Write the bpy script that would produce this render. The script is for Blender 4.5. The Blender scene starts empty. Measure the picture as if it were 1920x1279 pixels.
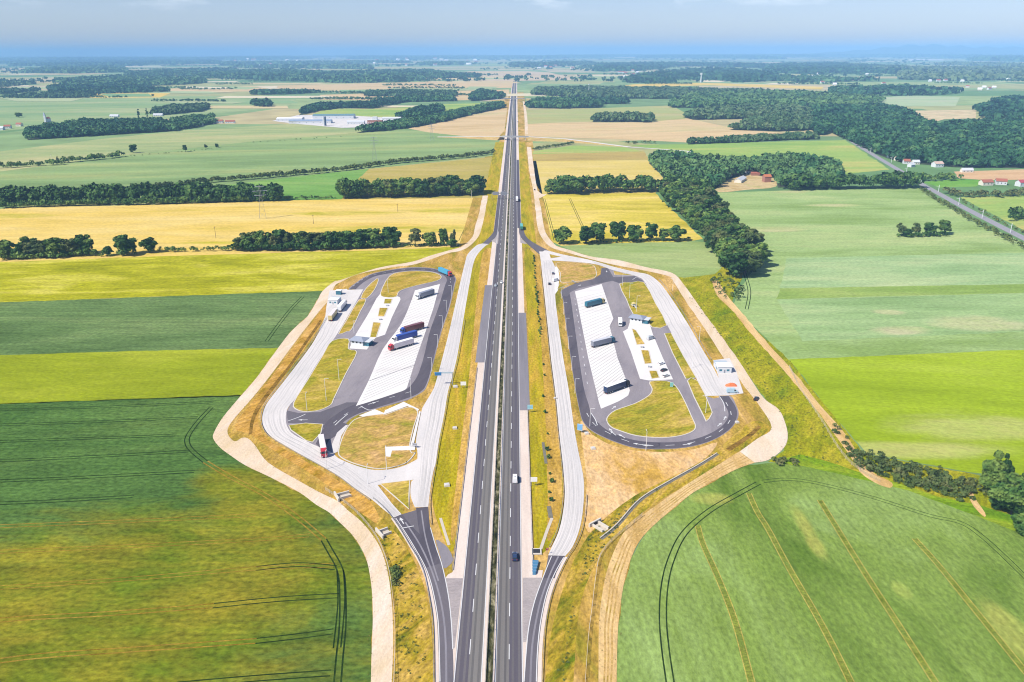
import bpy, bmesh, math, random
import numpy as np
from mathutils import Matrix, Vector
from mathutils import noise as mnoise
from mathutils.geometry import tessellate_polygon

SC = bpy.context.scene
COL = SC.collection
R = math.radians

# ------------------------------------------------------------------ camera
FPX, YH, CAM_H = 1450.0, 97.0, 160.0           # focal length in photo pixels, horizon row, drone height (m)
TH = math.atan((639.5 - YH) / FPX)
CT, ST = math.cos(TH), math.sin(TH)
RO = R(0.2)
cam_d = bpy.data.cameras.new("camera")
cam_d.sensor_width = 36.0
cam_d.lens = FPX / 1920.0 * 36.0
cam_d.clip_start = 1.0
cam_d.clip_end = 120000.0
cam = bpy.data.objects.new("camera", cam_d)
COL.objects.link(cam)
_r = Vector((math.cos(RO), -math.sin(RO) * ST, -math.sin(RO) * CT))
_u = Vector((math.sin(RO), math.cos(RO) * ST, math.cos(RO) * CT))
_b = -Vector((0.0, CT, -ST))
cam.matrix_world = Matrix(((_r.x, _u.x, _b.x, 0), (_r.y, _u.y, _b.y, 0), (_r.z, _u.z, _b.z, CAM_H), (0, 0, 0, 1)))
SC.camera = cam


def G(px, py, z=0.0):
    """the point at height z that was surveyed at photo position (px, py)"""
    u, v = px - 960.0, py - 639.5
    a = u * math.cos(RO) - v * math.sin(RO)
    b = -u * math.sin(RO) - v * math.cos(RO)
    d = (a, FPX * CT + b * ST, b * CT - FPX * ST)
    t = (z - CAM_H) / d[2]
    return (d[0] * t, d[1] * t)


def GP(pts, z=0.0):
    return [G(p[0], p[1], z) for p in pts]


# ------------------------------------------------------------------ sky and sun
SUN_EL = R(48.0)
SUN_V = Vector((-0.84 * math.cos(SUN_EL), -0.54 * math.cos(SUN_EL), math.sin(SUN_EL))).normalized()
W = bpy.data.worlds.new("World")
SC.world = W
W.use_nodes = True
wn, wl = W.node_tree.nodes, W.node_tree.links
bg = wn["Background"]
sky = wn.new("ShaderNodeTexSky")
sky.sky_type = 'NISHITA'
sky.sun_disc = False
sky.sun_elevation = SUN_EL
sky.sun_rotation = math.atan2(SUN_V.x, SUN_V.y) % (2 * math.pi)
sky.altitude = 300.0
sky.air_density = 1.0
sky.dust_density = 0.6
sky.ozone_density = 2.5
tint = wn.new("ShaderNodeMix")          # colour tint that shifts the sky towards lavender blue
tint.data_type = 'RGBA'
tint.blend_type = 'MULTIPLY'
tint.inputs[0].default_value = 1.0
tint.inputs[7].default_value = (0.88, 0.89, 1.12, 1)
wl.new(sky.outputs[0], tint.inputs[6])
tc = wn.new("ShaderNodeTexCoord")
cmap = wn.new("ShaderNodeMapping")      # flat fair-weather clouds low over the far plain
cmap.inputs["Scale"].default_value = (9.0, 9.0, 42.0)
wl.new(tc.outputs["Generated"], cmap.inputs[0])
cn = wn.new("ShaderNodeTexNoise")
cn.inputs["Scale"].default_value = 1.0
cn.inputs["Detail"].default_value = 7.0
cn.inputs["Roughness"].default_value = 0.6
wl.new(cmap.outputs[0], cn.inputs["Vector"])
cr = wn.new("ShaderNodeMapRange")
cr.inputs["From Min"].default_value = 0.55
cr.inputs["From Max"].default_value = 0.72
cr.inputs["To Max"].default_value = 0.55
wl.new(cn.outputs["Fac"], cr.inputs["Value"])
csep = wn.new("ShaderNodeSeparateXYZ")
wl.new(tc.outputs["Generated"], csep.inputs[0])
cz = wn.new("ShaderNodeMapRange")
cz.inputs["From Min"].default_value = 0.04
cz.inputs["From Max"].default_value = 0.068
wl.new(csep.outputs["Z"], cz.inputs["Value"])
cm = wn.new("ShaderNodeMath")
cm.operation = 'MULTIPLY'
wl.new(cr.outputs[0], cm.inputs[0])
wl.new(cz.outputs[0], cm.inputs[1])
cx = wn.new("ShaderNodeMix")
cx.data_type = 'RGBA'
cx.inputs[7].default_value = (12.5, 12.6, 13.0, 1)
wl.new(cm.outputs[0], cx.inputs[0])
wl.new(tint.outputs[2], cx.inputs[6])
wl.new(cx.outputs[2], bg.inputs[0])
bg.inputs[1].default_value = 0.084
sun_d = bpy.data.lights.new("sun", 'SUN')
sun_d.energy = 4.5
sun_d.angle = R(0.5)
sun_d.color = (1.0, 0.935, 0.82)
sun = bpy.data.objects.new("sun", sun_d)
COL.objects.link(sun)
sun.rotation_euler = (-SUN_V).to_track_quat('-Z', 'Y').to_euler()
vs = SC.view_settings
vs.view_transform = 'Standard'
vs.look = 'None'
vs.gamma = 1.0
vs.use_curve_mapping = False
vs.exposure = 0.60
SC.cycles.max_bounces = 6
SC.cycles.diffuse_bounces = 2
SC.cycles.glossy_bounces = 2
SC.cycles.transmission_bounces = 3
SC.cycles.volume_bounces = 2
SC.cycles.caustics_reflective = False
SC.cycles.caustics_refractive = False
SC.cycles.use_denoising = True
SC.cycles.filter_width = 1.1

random.seed(7)
RNG = np.random.default_rng(11)

# ------------------------------------------------------------------ materials
K = 1.62


def pc(r, g, b, k=K):
    """surface colour from the display colour it has in sunlight"""
    def f(c):
        c /= 255.0
        return (c / 12.92 if c <= 0.04045 else ((c + 0.055) / 1.055) ** 2.4) / k
    return (f(r), f(g), f(b), 1.0)


MATS = {}


def plain(name, col, rough=0.6, metal=0.0, spec=0.3, noise=0.10, scale=0.8):
    if name in MATS:
        return MATS[name]
    m = bpy.data.materials.new(name)
    m.use_nodes = True
    n, l = m.node_tree.nodes, m.node_tree.links
    b = n["Principled BSDF"]
    b.inputs["Roughness"].default_value = rough
    b.inputs["Metallic"].default_value = metal
    b.inputs["Specular IOR Level"].default_value = spec
    geo = n.new("ShaderNodeNewGeometry")
    t = n.new("ShaderNodeTexNoise")
    t.inputs["Scale"].default_value = scale
    t.inputs["Detail"].default_value = 3.0
    l.new(geo.outputs["Position"], t.inputs["Vector"])
    mx = n.new("ShaderNodeMix")
    mx.data_type = 'RGBA'
    mx.inputs[6].default_value = tuple(c * (1 - noise) for c in col[:3]) + (1,)
    mx.inputs[7].default_value = tuple(min(1, c * (1 + noise)) for c in col[:3]) + (1,)
    l.new(t.outputs["Fac"], mx.inputs[0])
    l.new(mx.outputs[2], b.inputs["Base Color"])
    MATS[name] = m
    return m


def soil(name, cols, big=60.0, mid=7.0, fine=1.3, ang=0.0, stretch=2.5, fine_amp=0.22, mid_amp=0.18,
         blobs=(), blob_col=None, rows=None, rough=0.9, bump=0.25, pos=(0.34, 0.5, 0.66)):
    """ground cover: three colours spread by large soft noise stretched along the sowing direction,
    mid and fine mottling, optional soft patches of a second colour, optional drill rows"""
    if name in MATS:
        return MATS[name]
    m = bpy.data.materials.new(name)
    m.use_nodes = True
    n, l = m.node_tree.nodes, m.node_tree.links
    b = n["Principled BSDF"]
    b.inputs["Roughness"].default_value = rough
    b.inputs["Specular IOR Level"].default_value = 0.0
    geo = n.new("ShaderNodeNewGeometry")
    rot = n.new("ShaderNodeVectorRotate")
    rot.rotation_type = 'Z_AXIS'
    rot.inputs["Angle"].default_value = -ang
    l.new(geo.outputs["Position"], rot.inputs["Vector"])

    def noise(size, st, detail, dist=0.0, off=0.0):
        mp = n.new("ShaderNodeMapping")
        mp.inputs["Scale"].default_value = (1.0 / (size * st), 1.0 / size, 1.0 / size)
        mp.inputs["Location"].default_value = (off, off * 0.7, 0)
        l.new(rot.outputs[0], mp.inputs["Vector"])
        t = n.new("ShaderNodeTexNoise")
        t.inputs["Scale"].default_value = 1.0
        t.inputs["Detail"].default_value = detail
        t.inputs["Roughness"].default_value = 0.62
        t.inputs["Distortion"].default_value = dist
        l.new(mp.outputs[0], t.inputs["Vector"])
        return t.outputs["Fac"]

    nb = noise(big, stretch, 6.0, 0.6, hash(name) % 97 if False else sum(map(ord, name)) % 97)
    rp = n.new("ShaderNodeValToRGB")
    el = rp.color_ramp.elements
    while len(el) < len(cols):
        el.new(0.5)
    for i, c in enumerate(cols):
        el[i].position = pos[i] if len(cols) == 3 else pos[0] + (pos[-1] - pos[0]) * i / max(1, len(cols) - 1)
        el[i].color = c
    l.new(nb, rp.inputs[0])
    col = rp.outputs[0]
    if blobs:
        acc = None
        for (bx, by, rx, ry) in blobs:
            gx, gy = G(bx, by)
            s1 = n.new("ShaderNodeVectorMath")
            s1.operation = 'SUBTRACT'
            l.new(geo.outputs["Position"], s1.inputs[0])
            s1.inputs[1].default_value = (gx, gy, 0)
            s2 = n.new("ShaderNodeVectorMath")
            s2.operation = 'MULTIPLY'
            l.new(s1.outputs[0], s2.inputs[0])
            s2.inputs[1].default_value = (1.0 / rx, 1.0 / ry, 0)
            s3 = n.new("ShaderNodeVectorMath")
            s3.operation = 'LENGTH'
            l.new(s2.outputs[0], s3.inputs[0])
            if acc is None:
                acc = s3.outputs["Value"]
            else:
                mn = n.new("ShaderNodeMath")
                mn.operation = 'MINIMUM'
                l.new(acc, mn.inputs[0])
                l.new(s3.outputs["Value"], mn.inputs[1])
                acc = mn.outputs[0]
        nz = noise(26.0, 2.0, 5.0, 0.8, 13.0)
        ad = n.new("ShaderNodeMath")
        ad.operation = 'MULTIPLY_ADD'
        l.new(nz, ad.inputs[0])
        ad.inputs[1].default_value = 1.5
        l.new(acc, ad.inputs[2])
        mr = n.new("ShaderNodeMapRange")
        mr.interpolation_type = 'SMOOTHSTEP'
        mr.inputs["From Min"].default_value = 2.15
        mr.inputs["From Max"].default_value = 1.35
        l.new(ad.outputs[0], mr.inputs["Value"])
        rp2 = n.new("ShaderNodeValToRGB")
        rp2.color_ramp.elements[0].position = 0.35
        rp2.color_ramp.elements[0].color = blob_col[0]
        rp2.color_ramp.elements[1].position = 0.65
        rp2.color_ramp.elements[1].color = blob_col[1]
        l.new(noise(18.0, 2.0, 4.0, 0.3, 5.0), rp2.inputs[0])
        mx = n.new("ShaderNodeMix")
        mx.data_type = 'RGBA'
        l.new(mr.outputs[0], mx.inputs[0])
        l.new(col, mx.inputs[6])
        l.new(rp2.outputs[0], mx.inputs[7])
        col = mx.outputs[2]

    def scale_by(fac, amp, lo, hi, c):
        mr = n.new("ShaderNodeMapRange")
        mr.inputs["From Min"].default_value = lo
        mr.inputs["From Max"].default_value = hi
        mr.inputs["To Min"].default_value = 1.0 - amp
        mr.inputs["To Max"].default_value = 1.0 + amp
        l.new(fac, mr.inputs["Value"])
        v = n.new("ShaderNodeVectorMath")
        v.operation = 'SCALE'
        l.new(c, v.inputs[0])
        l.new(mr.outputs[0], v.inputs["Scale"])
        return v.outputs[0]
    nm = noise(mid, stretch * 1.3, 4.0, 0.4, 3.0)
    nf = noise(fine, 1.6, 5.0, 0.0, 8.0)
    col = scale_by(nm, mid_amp, 0.3, 0.7, col)
    col = scale_by(nf, fine_amp * 1.35, 0.32, 0.68, col)
    if rows:
        sp = n.new("ShaderNodeSeparateXYZ")
        l.new(rot.outputs[0], sp.inputs[0])
        mm = n.new("ShaderNodeMath")
        mm.operation = 'MULTIPLY'
        mm.inputs[1].default_value = 2 * math.pi / rows[0]
        l.new(sp.outputs["Y"], mm.inputs[0])
        sn = n.new("ShaderNodeMath")
        sn.operation = 'SINE'
        l.new(mm.outputs[0], sn.inputs[0])
        col = scale_by(sn.outputs[0], rows[1], -1.0, 1.0, col)
    l.new(col, b.inputs["Base Color"])
    if bump:
        bp = n.new("ShaderNodeBump")
        bp.inputs["Strength"].default_value = bump
        bp.inputs["Distance"].default_value = 1.0
        l.new(nf, bp.inputs["Height"])
        l.new(bp.outputs[0], b.inputs["Normal"])
    MATS[name] = m
    return m


def foliage(name, c1, c2, c3, scale=0.16):
    m = bpy.data.materials.new(name)
    m.use_nodes = True
    n, l = m.node_tree.nodes, m.node_tree.links
    b = n["Principled BSDF"]
    b.inputs["Roughness"].default_value = 0.65
    b.inputs["Specular IOR Level"].default_value = 0.15
    geo = n.new("ShaderNodeNewGeometry")
    t = n.new("ShaderNodeTexNoise")
    t.inputs["Scale"].default_value = scale
    t.inputs["Detail"].default_value = 4.0
    l.new(geo.outputs["Position"], t.inputs["Vector"])
    oi = n.new("ShaderNodeObjectInfo")
    ad = n.new("ShaderNodeMath")
    ad.operation = 'MULTIPLY_ADD'
    l.new(oi.outputs["Random"], ad.inputs[0])
    ad.inputs[1].default_value = 0.32
    l.new(t.outputs["Fac"], ad.inputs[2])
    sb = n.new("ShaderNodeMath")
    sb.operation = 'SUBTRACT'
    l.new(ad.outputs[0], sb.inputs[0])
    sb.inputs[1].default_value = 0.16
    rp = n.new("ShaderNodeValToRGB")
    e = rp.color_ramp.elements
    e[0].position, e[0].color = 0.32, c1
    e[1].position, e[1].color = 0.72, c3
    x = e.new(0.5)
    x.color = c2
    l.new(sb.outputs[0], rp.inputs[0])
    l.new(rp.outputs[0], b.inputs["Base Color"])
    MATS[name] = m
    return m


# ------------------------------------------------------------------ object helpers
def tag(o, label=None, cat=None, group=None, kind=None):
    if label:
        o["label"] = label
    if cat:
        o["category"] = cat
    if group:
        o["group"] = group
    if kind:
        o["kind"] = kind
    return o


def empty(name, loc, rz=0.0, label=None, cat=None, group=None):
    o = bpy.data.objects.new(name, None)
    o.empty_display_size = 0.5
    COL.objects.link(o)
    o.location = loc
    o.rotation_euler = (0, 0, rz)
    return tag(o, label, cat, group)


def link(name, me, mats, parent=None):
    o = bpy.data.objects.new(name, me)
    if not isinstance(mats, (list, tuple)):
        mats = [mats]
    for m in mats:
        me.materials.append(m)
    COL.objects.link(o)
    if parent:
        o.parent = parent
    return o


def copy_tree(o, parent=None):
    c = o.copy()
    COL.objects.link(c)
    c.parent = parent
    for ch in o.children:
        copy_tree(ch, c)
    return c


class MB:
    """collects shapes for ONE mesh"""
    def __init__(s):
        s.v, s.f = [], []

    def add(s, vs, fs):
        k = len(s.v)
        s.v += [tuple(p) for p in vs]
        s.f += [tuple(i + k for i in f) for f in fs]
        return s

    def box(s, x0, x1, y0, y1, z0, z1, tx=0.0, ty=0.0):
        v = [(x0, y0, z0), (x1, y0, z0), (x1, y1, z0), (x0, y1, z0),
             (x0 + tx, y0 + ty, z1), (x1 - tx, y0 + ty, z1), (x1 - tx, y1 - ty, z1), (x0 + tx, y1 - ty, z1)]
        return s.add(v, [(3, 2, 1, 0), (4, 5, 6, 7), (0, 1, 5, 4), (1, 2, 6, 5), (2, 3, 7, 6), (3, 0, 4, 7)])

    def profile(s, pts, x0, x1, inset=None):
        """closed (y, z) outline swept across x; inset[i] narrows that outline point"""
        n = len(pts)
        ins = inset or [0.0] * n
        v = [(x0 + ins[i], p[0], p[1]) for i, p in enumerate(pts)] + [(x1 - ins[i], p[0], p[1]) for i, p in enumerate(pts)]
        f = [tuple(range(n)), tuple(range(2 * n - 1, n - 1, -1))]
        for i in range(n):
            j = (i + 1) % n
            f.append((i, i + n, j + n, j))
        return s.add(v, f)

    def cyl(s, p, q, r0, r1=None, n=8):
        r1 = r0 if r1 is None else r1
        p, q = Vector(p), Vector(q)
        d = (q - p).normalized()
        a = d.orthogonal().normalized()
        b = d.cross(a)
        v, f = [], []
        for (c, r) in ((p, r0), (q, r1)):
            for i in range(n):
                t = 2 * math.pi * i / n
                v.append(c + a * (r * math.cos(t)) + b * (r * math.sin(t)))
        for i in range(n):
            j = (i + 1) % n
            f.append((i, j, j + n, i + n))
        f += [tuple(range(n - 1, -1, -1)), tuple(range(n, 2 * n))]
        return s.add(v, f)

    def mesh(s, name):
        me = bpy.data.meshes.new(name)
        me.from_pydata(s.v, [], s.f)
        bm = bmesh.new()
        bm.from_mesh(me)
        bmesh.ops.recalc_face_normals(bm, faces=bm.faces)
        bm.to_mesh(me)
        bm.free()
        return me

    def build(s, name, mats, parent=None):
        return link(name, s.mesh(name), mats, parent)


def np_mesh(name, V, quads):
    me = bpy.data.meshes.new(name)
    nv, nq = len(V), len(quads)
    me.vertices.add(nv)
    me.vertices.foreach_set("co", np.asarray(V, dtype=np.float32).ravel())
    me.loops.add(nq * 4)
    me.loops.foreach_set("vertex_index", np.asarray(quads, dtype=np.int32).ravel())
    me.polygons.add(nq)
    me.polygons.foreach_set("loop_start", np.arange(0, nq * 4, 4, dtype=np.int32))
    me.polygons.foreach_set("loop_total", np.full(nq, 4, dtype=np.int32))
    me.update(calc_edges=True)
    return me


def smooth(pts, n=5, closed=False):
    m = len(pts)
    out = []
    rng = range(m) if closed else range(m - 1)
    for i in rng:
        p0 = pts[(i - 1) % m] if closed or i > 0 else pts[0]
        p1, p2 = pts[i], pts[(i + 1) % m]
        p3 = pts[(i + 2) % m] if closed or i + 2 < m else pts[-1]
        for k in range(n):
            t = k / n
            out.append(tuple(0.5 * (2 * p1[a] + (p2[a] - p0[a]) * t + (2 * p0[a] - 5 * p1[a] + 4 * p2[a] - p3[a]) * t * t
                             + (3 * p1[a] - p0[a] - 3 * p2[a] + p3[a]) * t ** 3) for a in (0, 1)))
    if not closed:
        out.append(tuple(pts[-1]))
    return out


def area(P):
    return 0.5 * sum(P[i][0] * P[(i + 1) % len(P)][1] - P[(i + 1) % len(P)][0] * P[i][1] for i in range(len(P)))


def ccw(P):
    return P if area(P) > 0 else P[::-1]


def rough_edge(P, step=4.0, amp=0.5):
    """subdivides an outline and lets it wander, for field and dirt edges"""
    out = []
    m = len(P)
    for i in range(m):
        a, b = P[i], P[(i + 1) % m]
        d = math.hypot(b[0] - a[0], b[1] - a[1])
        st = max(step, math.hypot(*a) * 0.012)
        k = max(1, min(60, int(d / st)))
        for j in range(k):
            t = j / k
            s = 0 if j == 0 else amp * st / step * 0.8
            out.append((a[0] + (b[0] - a[0]) * t + random.uniform(-s, s), a[1] + (b[1] - a[1]) * t + random.uniform(-s, s)))
    return out


def sheet_mesh(name, P, z, skirt=None):
    P = ccw(P)
    tri = tessellate_polygon([[Vector((p[0], p[1], 0)) for p in P]])
    V = [(p[0], p[1], z) for p in P]
    F = []
    for t in tri:
        a, b, c = (P[i] for i in t)
        if (b[0] - a[0]) * (c[1] - a[1]) - (c[0] - a[0]) * (b[1] - a[1]) < 0:
            t = (t[0], t[2], t[1])
        F.append(tuple(t))
    if skirt is not None:
        n = len(P)
        V += [(p[0], p[1], skirt) for p in P]
        for i in range(n):
            j = (i + 1) % n
            F.append((i, i + n, j + n, j))
    me = bpy.data.meshes.new(name)
    me.from_pydata(V, [], F)
    me.update()
    return me


def sheet(name, px, z, m, rough=0.0, sm=0, skirt=None, parent=None, world=False, kind="structure"):
    P = px if world else GP(px)
    if sm:
        P = smooth(P, sm, True)
    if rough:
        P = rough_edge(P, 4.0, rough)
    o = link(name, sheet_mesh(name, P, z, skirt), m, parent)
    if kind and not parent:
        o["kind"] = kind
    return o


def offset(P, d, closed=False):
    out = []
    m = len(P)
    for i in range(m):
        a = P[i - 1] if (i > 0 or closed) else P[0]
        b = P[(i + 1) % m] if (i < m - 1 or closed) else P[-1]
        tx, ty = b[0] - a[0], b[1] - a[1]
        L = math.hypot(tx, ty) or 1.0
        out.append((P[i][0] - ty / L * d, P[i][1] + tx / L * d))
    return out


def band_mesh(name, A, B, z, closed=False, skirt=None):
    n = len(A)
    V = [(p[0], p[1], z) for p in A] + [(p[0], p[1], z) for p in B]
    F = []
    for i in range(n if closed else n - 1):
        j = (i + 1) % n
        F.append((i, j, j + n, i + n))
    if skirt is not None:
        k = len(V)
        V += [(p[0], p[1], skirt) for p in A] + [(p[0], p[1], skirt) for p in B]
        for i in range(n if closed else n - 1):
            j = (i + 1) % n
            F.append((i, k + i, k + j, j))
            F.append((i + n, j + n, k + j + n, k + i + n))
    me = bpy.data.meshes.new(name)
    me.from_pydata(V, [], F)
    bm = bmesh.new()
    bm.from_mesh(me)
    for f in bm.faces:
        if skirt is None and f.normal.z < 0:
            f.normal_flip()
    if skirt is not None:
        bmesh.ops.recalc_face_normals(bm, faces=bm.faces)
    bm.to_mesh(me)
    bm.free()
    return me


def strip(name, C, w, z, m, parent=None, off=0.0, skirt=None, kind="structure"):
    """a ribbon of width w along the world polyline C"""
    o = link(name, band_mesh(name, offset(C, off + w / 2), offset(C, off - w / 2), z, False, skirt), m, parent)
    if kind and not parent:
        o["kind"] = kind
    return o


def line_px(pts, n=5):
    return smooth(GP(pts), n)


def dashes(name, C, w, z, m, dash, gap, parent=None, start=0.0, until=1e9):
    mb = MB()
    d = -start
    on = True
    acc = 0.0
    per = dash + gap
    pts = []
    # walk the polyline
    s = 0.0
    segs = []
    for i in range(len(C) - 1):
        a, b = C[i], C[i + 1]
        L = math.hypot(b[0] - a[0], b[1] - a[1])
        segs.append((s, s + L, a, b))
        s += L
    tot = min(s, until)

    def at(t):
        for (s0, s1, a, b) in segs:
            if t <= s1:
                k = (t - s0) / max(1e-6, s1 - s0)
                return (a[0] + (b[0] - a[0]) * k, a[1] + (b[1] - a[1]) * k, (b[0] - a[0]) / max(1e-6, s1 - s0), (b[1] - a[1]) / max(1e-6, s1 - s0))
        s0, s1, a, b = segs[-1]
        return (b[0], b[1], (b[0] - a[0]) / (s1 - s0), (b[1] - a[1]) / (s1 - s0))
    t = start
    while t < tot:
        p, q = at(t), at(min(t + dash, tot))
        h = w / 2
        mb.add([(p[0] - p[3] * h, p[1] + p[2] * h, z), (p[0] + p[3] * h, p[1] - p[2] * h, z),
                (q[0] + q[3] * h, q[1] - q[2] * h, z), (q[0] - q[3] * h, q[1] + q[2] * h, z)], [(0, 1, 2, 3)])
        t += per
    return mb.build(name, m, parent)

# ------------------------------------------------------------------ ground and fields
def base_ground():
    m = bpy.data.materials.new("countryside")
    m.use_nodes = True
    n, l = m.node_tree.nodes, m.node_tree.links
    b = n["Principled BSDF"]
    b.inputs["Roughness"].default_value = 0.95
    b.inputs["Specular IOR Level"].default_value = 0.05
    geo = n.new("ShaderNodeNewGeometry")
    mp = n.new("ShaderNodeMapping")
    mp.inputs["Scale"].default_value = (1 / 900.0, 1 / 520.0, 0)
    mp.inputs["Rotation"].default_value = (0, 0, 0.12)
    l.new(geo.outputs["Position"], mp.inputs[0])
    vo = n.new("ShaderNodeTexVoronoi")
    vo.distance = 'CHEBYCHEV'
    vo.inputs["Scale"].default_value = 1.0
    vo.inputs["Randomness"].default_value = 0.75
    l.new(mp.outputs[0], vo.inputs["Vector"])
    sp = n.new("ShaderNodeSeparateColor")
    l.new(vo.outputs["Color"], sp.inputs[0])
    rp = n.new("ShaderNodeValToRGB")
    rp.color_ramp.interpolation = 'CONSTANT'
    cs = [pc(150, 178, 118), pc(206, 192, 140), pc(120, 158, 100), pc(170, 190, 125), pc(214, 200, 158), pc(134, 166, 112), pc(188, 190, 128)]
    e = rp.color_ramp.elements
    while len(e) < len(cs):
        e.new(0.5)
    for i, c in enumerate(cs):
        e[i].position = i / len(cs)
        e[i].color = c
    l.new(sp.outputs[0], rp.inputs[0])
    t = n.new("ShaderNodeTexNoise")
    t.inputs["Scale"].default_value = 0.012
    t.inputs["Detail"].default_value = 5.0
    l.new(geo.outputs["Position"], t.inputs["Vector"])
    mr = n.new("ShaderNodeMapRange")
    mr.inputs["From Min"].default_value = 0.3
    mr.inputs["From Max"].default_value = 0.7
    mr.inputs["To Min"].default_value = 0.8
    mr.inputs["To Max"].default_value = 1.2
    l.new(t.outputs["Fac"], mr.inputs[0])
    v = n.new("ShaderNodeVectorMath")
    v.operation = 'SCALE'
    l.new(rp.outputs[0], v.inputs[0])
    l.new(mr.outputs[0], v.inputs["Scale"])
    l.new(v.outputs[0], b.inputs["Base Color"])
    return m


gm = base_ground()
me = bpy.data.meshes.new("ground")
me.from_pydata([(-44000, -900, 0), (44000, -900, 0), (44000, 45000, 0), (-44000, 45000, 0)], [], [(0, 1, 2, 3)])
link("ground", me, gm)["kind"] = "structure"

A_H = R(1.5)           # sowing direction of most fields: across the motorway
M_dark = soil("dark_green_wheat", (pc(70, 106, 46), pc(92, 126, 60), pc(118, 146, 74)), 70, 8, 1.5, R(-1.5), 3.0, 0.30, 0.22,
              blobs=((270, 1090, 84, 36), (60, 1190, 90, 38), (500, 955, 24, 22), (430, 905, 18, 13)), blob_col=(pc(112, 130, 30), pc(156, 147, 42)), rows=(2.7, 0.05))
M_strip = soil("bright_green_barley", (pc(150, 164, 28), pc(162, 175, 34), pc(180, 188, 52)), 45, 6, 1.6, R(-2), 4.0, 0.14, 0.12)
M_dark2 = soil("bluish_green_wheat", (pc(98, 126, 70), pc(116, 144, 84), pc(134, 156, 96)), 45, 6, 1.6, R(-1.5), 4.0, 0.24, 0.2, rows=(5.4, 0.06))
M_yel = soil("yellow_green_rape", (pc(160, 162, 10), pc(190, 188, 32), pc(224, 214, 88)), 26, 5, 1.8, R(3), 3.2, 0.2, 0.2)
M_gold = soil("golden_wheat", (pc(218, 200, 66), pc(246, 212, 112), pc(252, 224, 140)), 60, 9, 2.2, R(1), 5.0, 0.12, 0.1)
M_gold2 = soil("patchy_golden_wheat", (pc(196, 184, 46), pc(234, 212, 88), pc(248, 220, 124)), 42, 9, 2.2, R(1), 3.5, 0.14, 0.14)
M_goldl = soil("ripening_golden_wheat", (pc(196, 184, 48), pc(244, 211, 108), pc(250, 222, 140)), 60, 9, 2.2, R(1), 4.0, 0.12, 0.12, pos=(0.28, 0.44, 0.66), blobs=((640, 400, 60, 10), (760, 430, 90, 16), (20, 405, 40, 12), (840, 395, 40, 14), (500, 455, 80, 6)), blob_col=(pc(198, 188, 52), pc(240, 214, 110)))
M_pale = soil("pale_green_barley", (pc(148, 176, 98), pc(172, 198, 126), pc(194, 208, 140)), 55, 7, 1.7, R(1), 4.0, 0.15, 0.1,
              blobs=((1630, 500, 22, 8), (1700, 600, 26, 10), (1850, 605, 30, 14), (1880, 540, 24, 6), (1480, 360, 22, 12), (1450, 430, 30, 12), (1560, 385, 26, 8)), blob_col=(pc(186, 202, 130), pc(206, 204, 150)))
M_bright = soil("fresh_green_field", (pc(154, 178, 26), pc(170, 194, 36), pc(188, 206, 66)), 60, 7, 1.6, R(-12), 3.5, 0.12, 0.09,
                blobs=((1700, 845, 40, 7), (1830, 800, 40, 12)), blob_col=(pc(182, 200, 92), pc(196, 198, 110)))
M_near = soil("near_green_wheat", (pc(104, 134, 46), pc(140, 166, 76), pc(160, 186, 106)), 55, 7, 1.3, R(92), 2.2, 0.20, 0.12, rows=(2.7, 0.05),
              blobs=((1508, 985, 3, 13), (1530, 1022, 3, 9), (1690, 1106, 2.5, 4), (1905, 1190, 5, 14), (1330, 935, 8, 4)), blob_col=(pc(158, 178, 84), pc(182, 184, 90)))
M_pale2 = soil("grey_green_field", (pc(136, 164, 104), pc(156, 182, 118), pc(180, 192, 124)), 90, 12, 3, R(9), 5.0, 0.1, 0.1, rows=(85, 0.07))
M_tan = soil("ploughed_tan_field", (pc(220, 190, 136), pc(236, 206, 156), pc(220, 202, 146)), 120, 20, 4, R(12), 4.0, 0.08, 0.1)
M_brown = soil("brown_fallow_field", (pc(186, 164, 96), pc(204, 180, 104), pc(196, 184, 100)), 70, 10, 3, R(2), 5.0, 0.1, 0.1)
M_olive = soil("olive_tan_field", (pc(180, 170, 88), pc(196, 180, 92), pc(206, 186, 110)), 70, 10, 3, R(4), 4.0, 0.1, 0.1)
M_grassf = soil("meadow", (pc(150, 186, 96), pc(172, 198, 104), pc(206, 202, 118)), 90, 12, 3, R(2), 4.0, 0.1, 0.1)
M_midg = soil("mid_green_field", (pc(116, 168, 76), pc(138, 182, 92), pc(160, 190, 104)), 70, 10, 2.4, R(2), 4.0, 0.12, 0.12)

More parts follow.
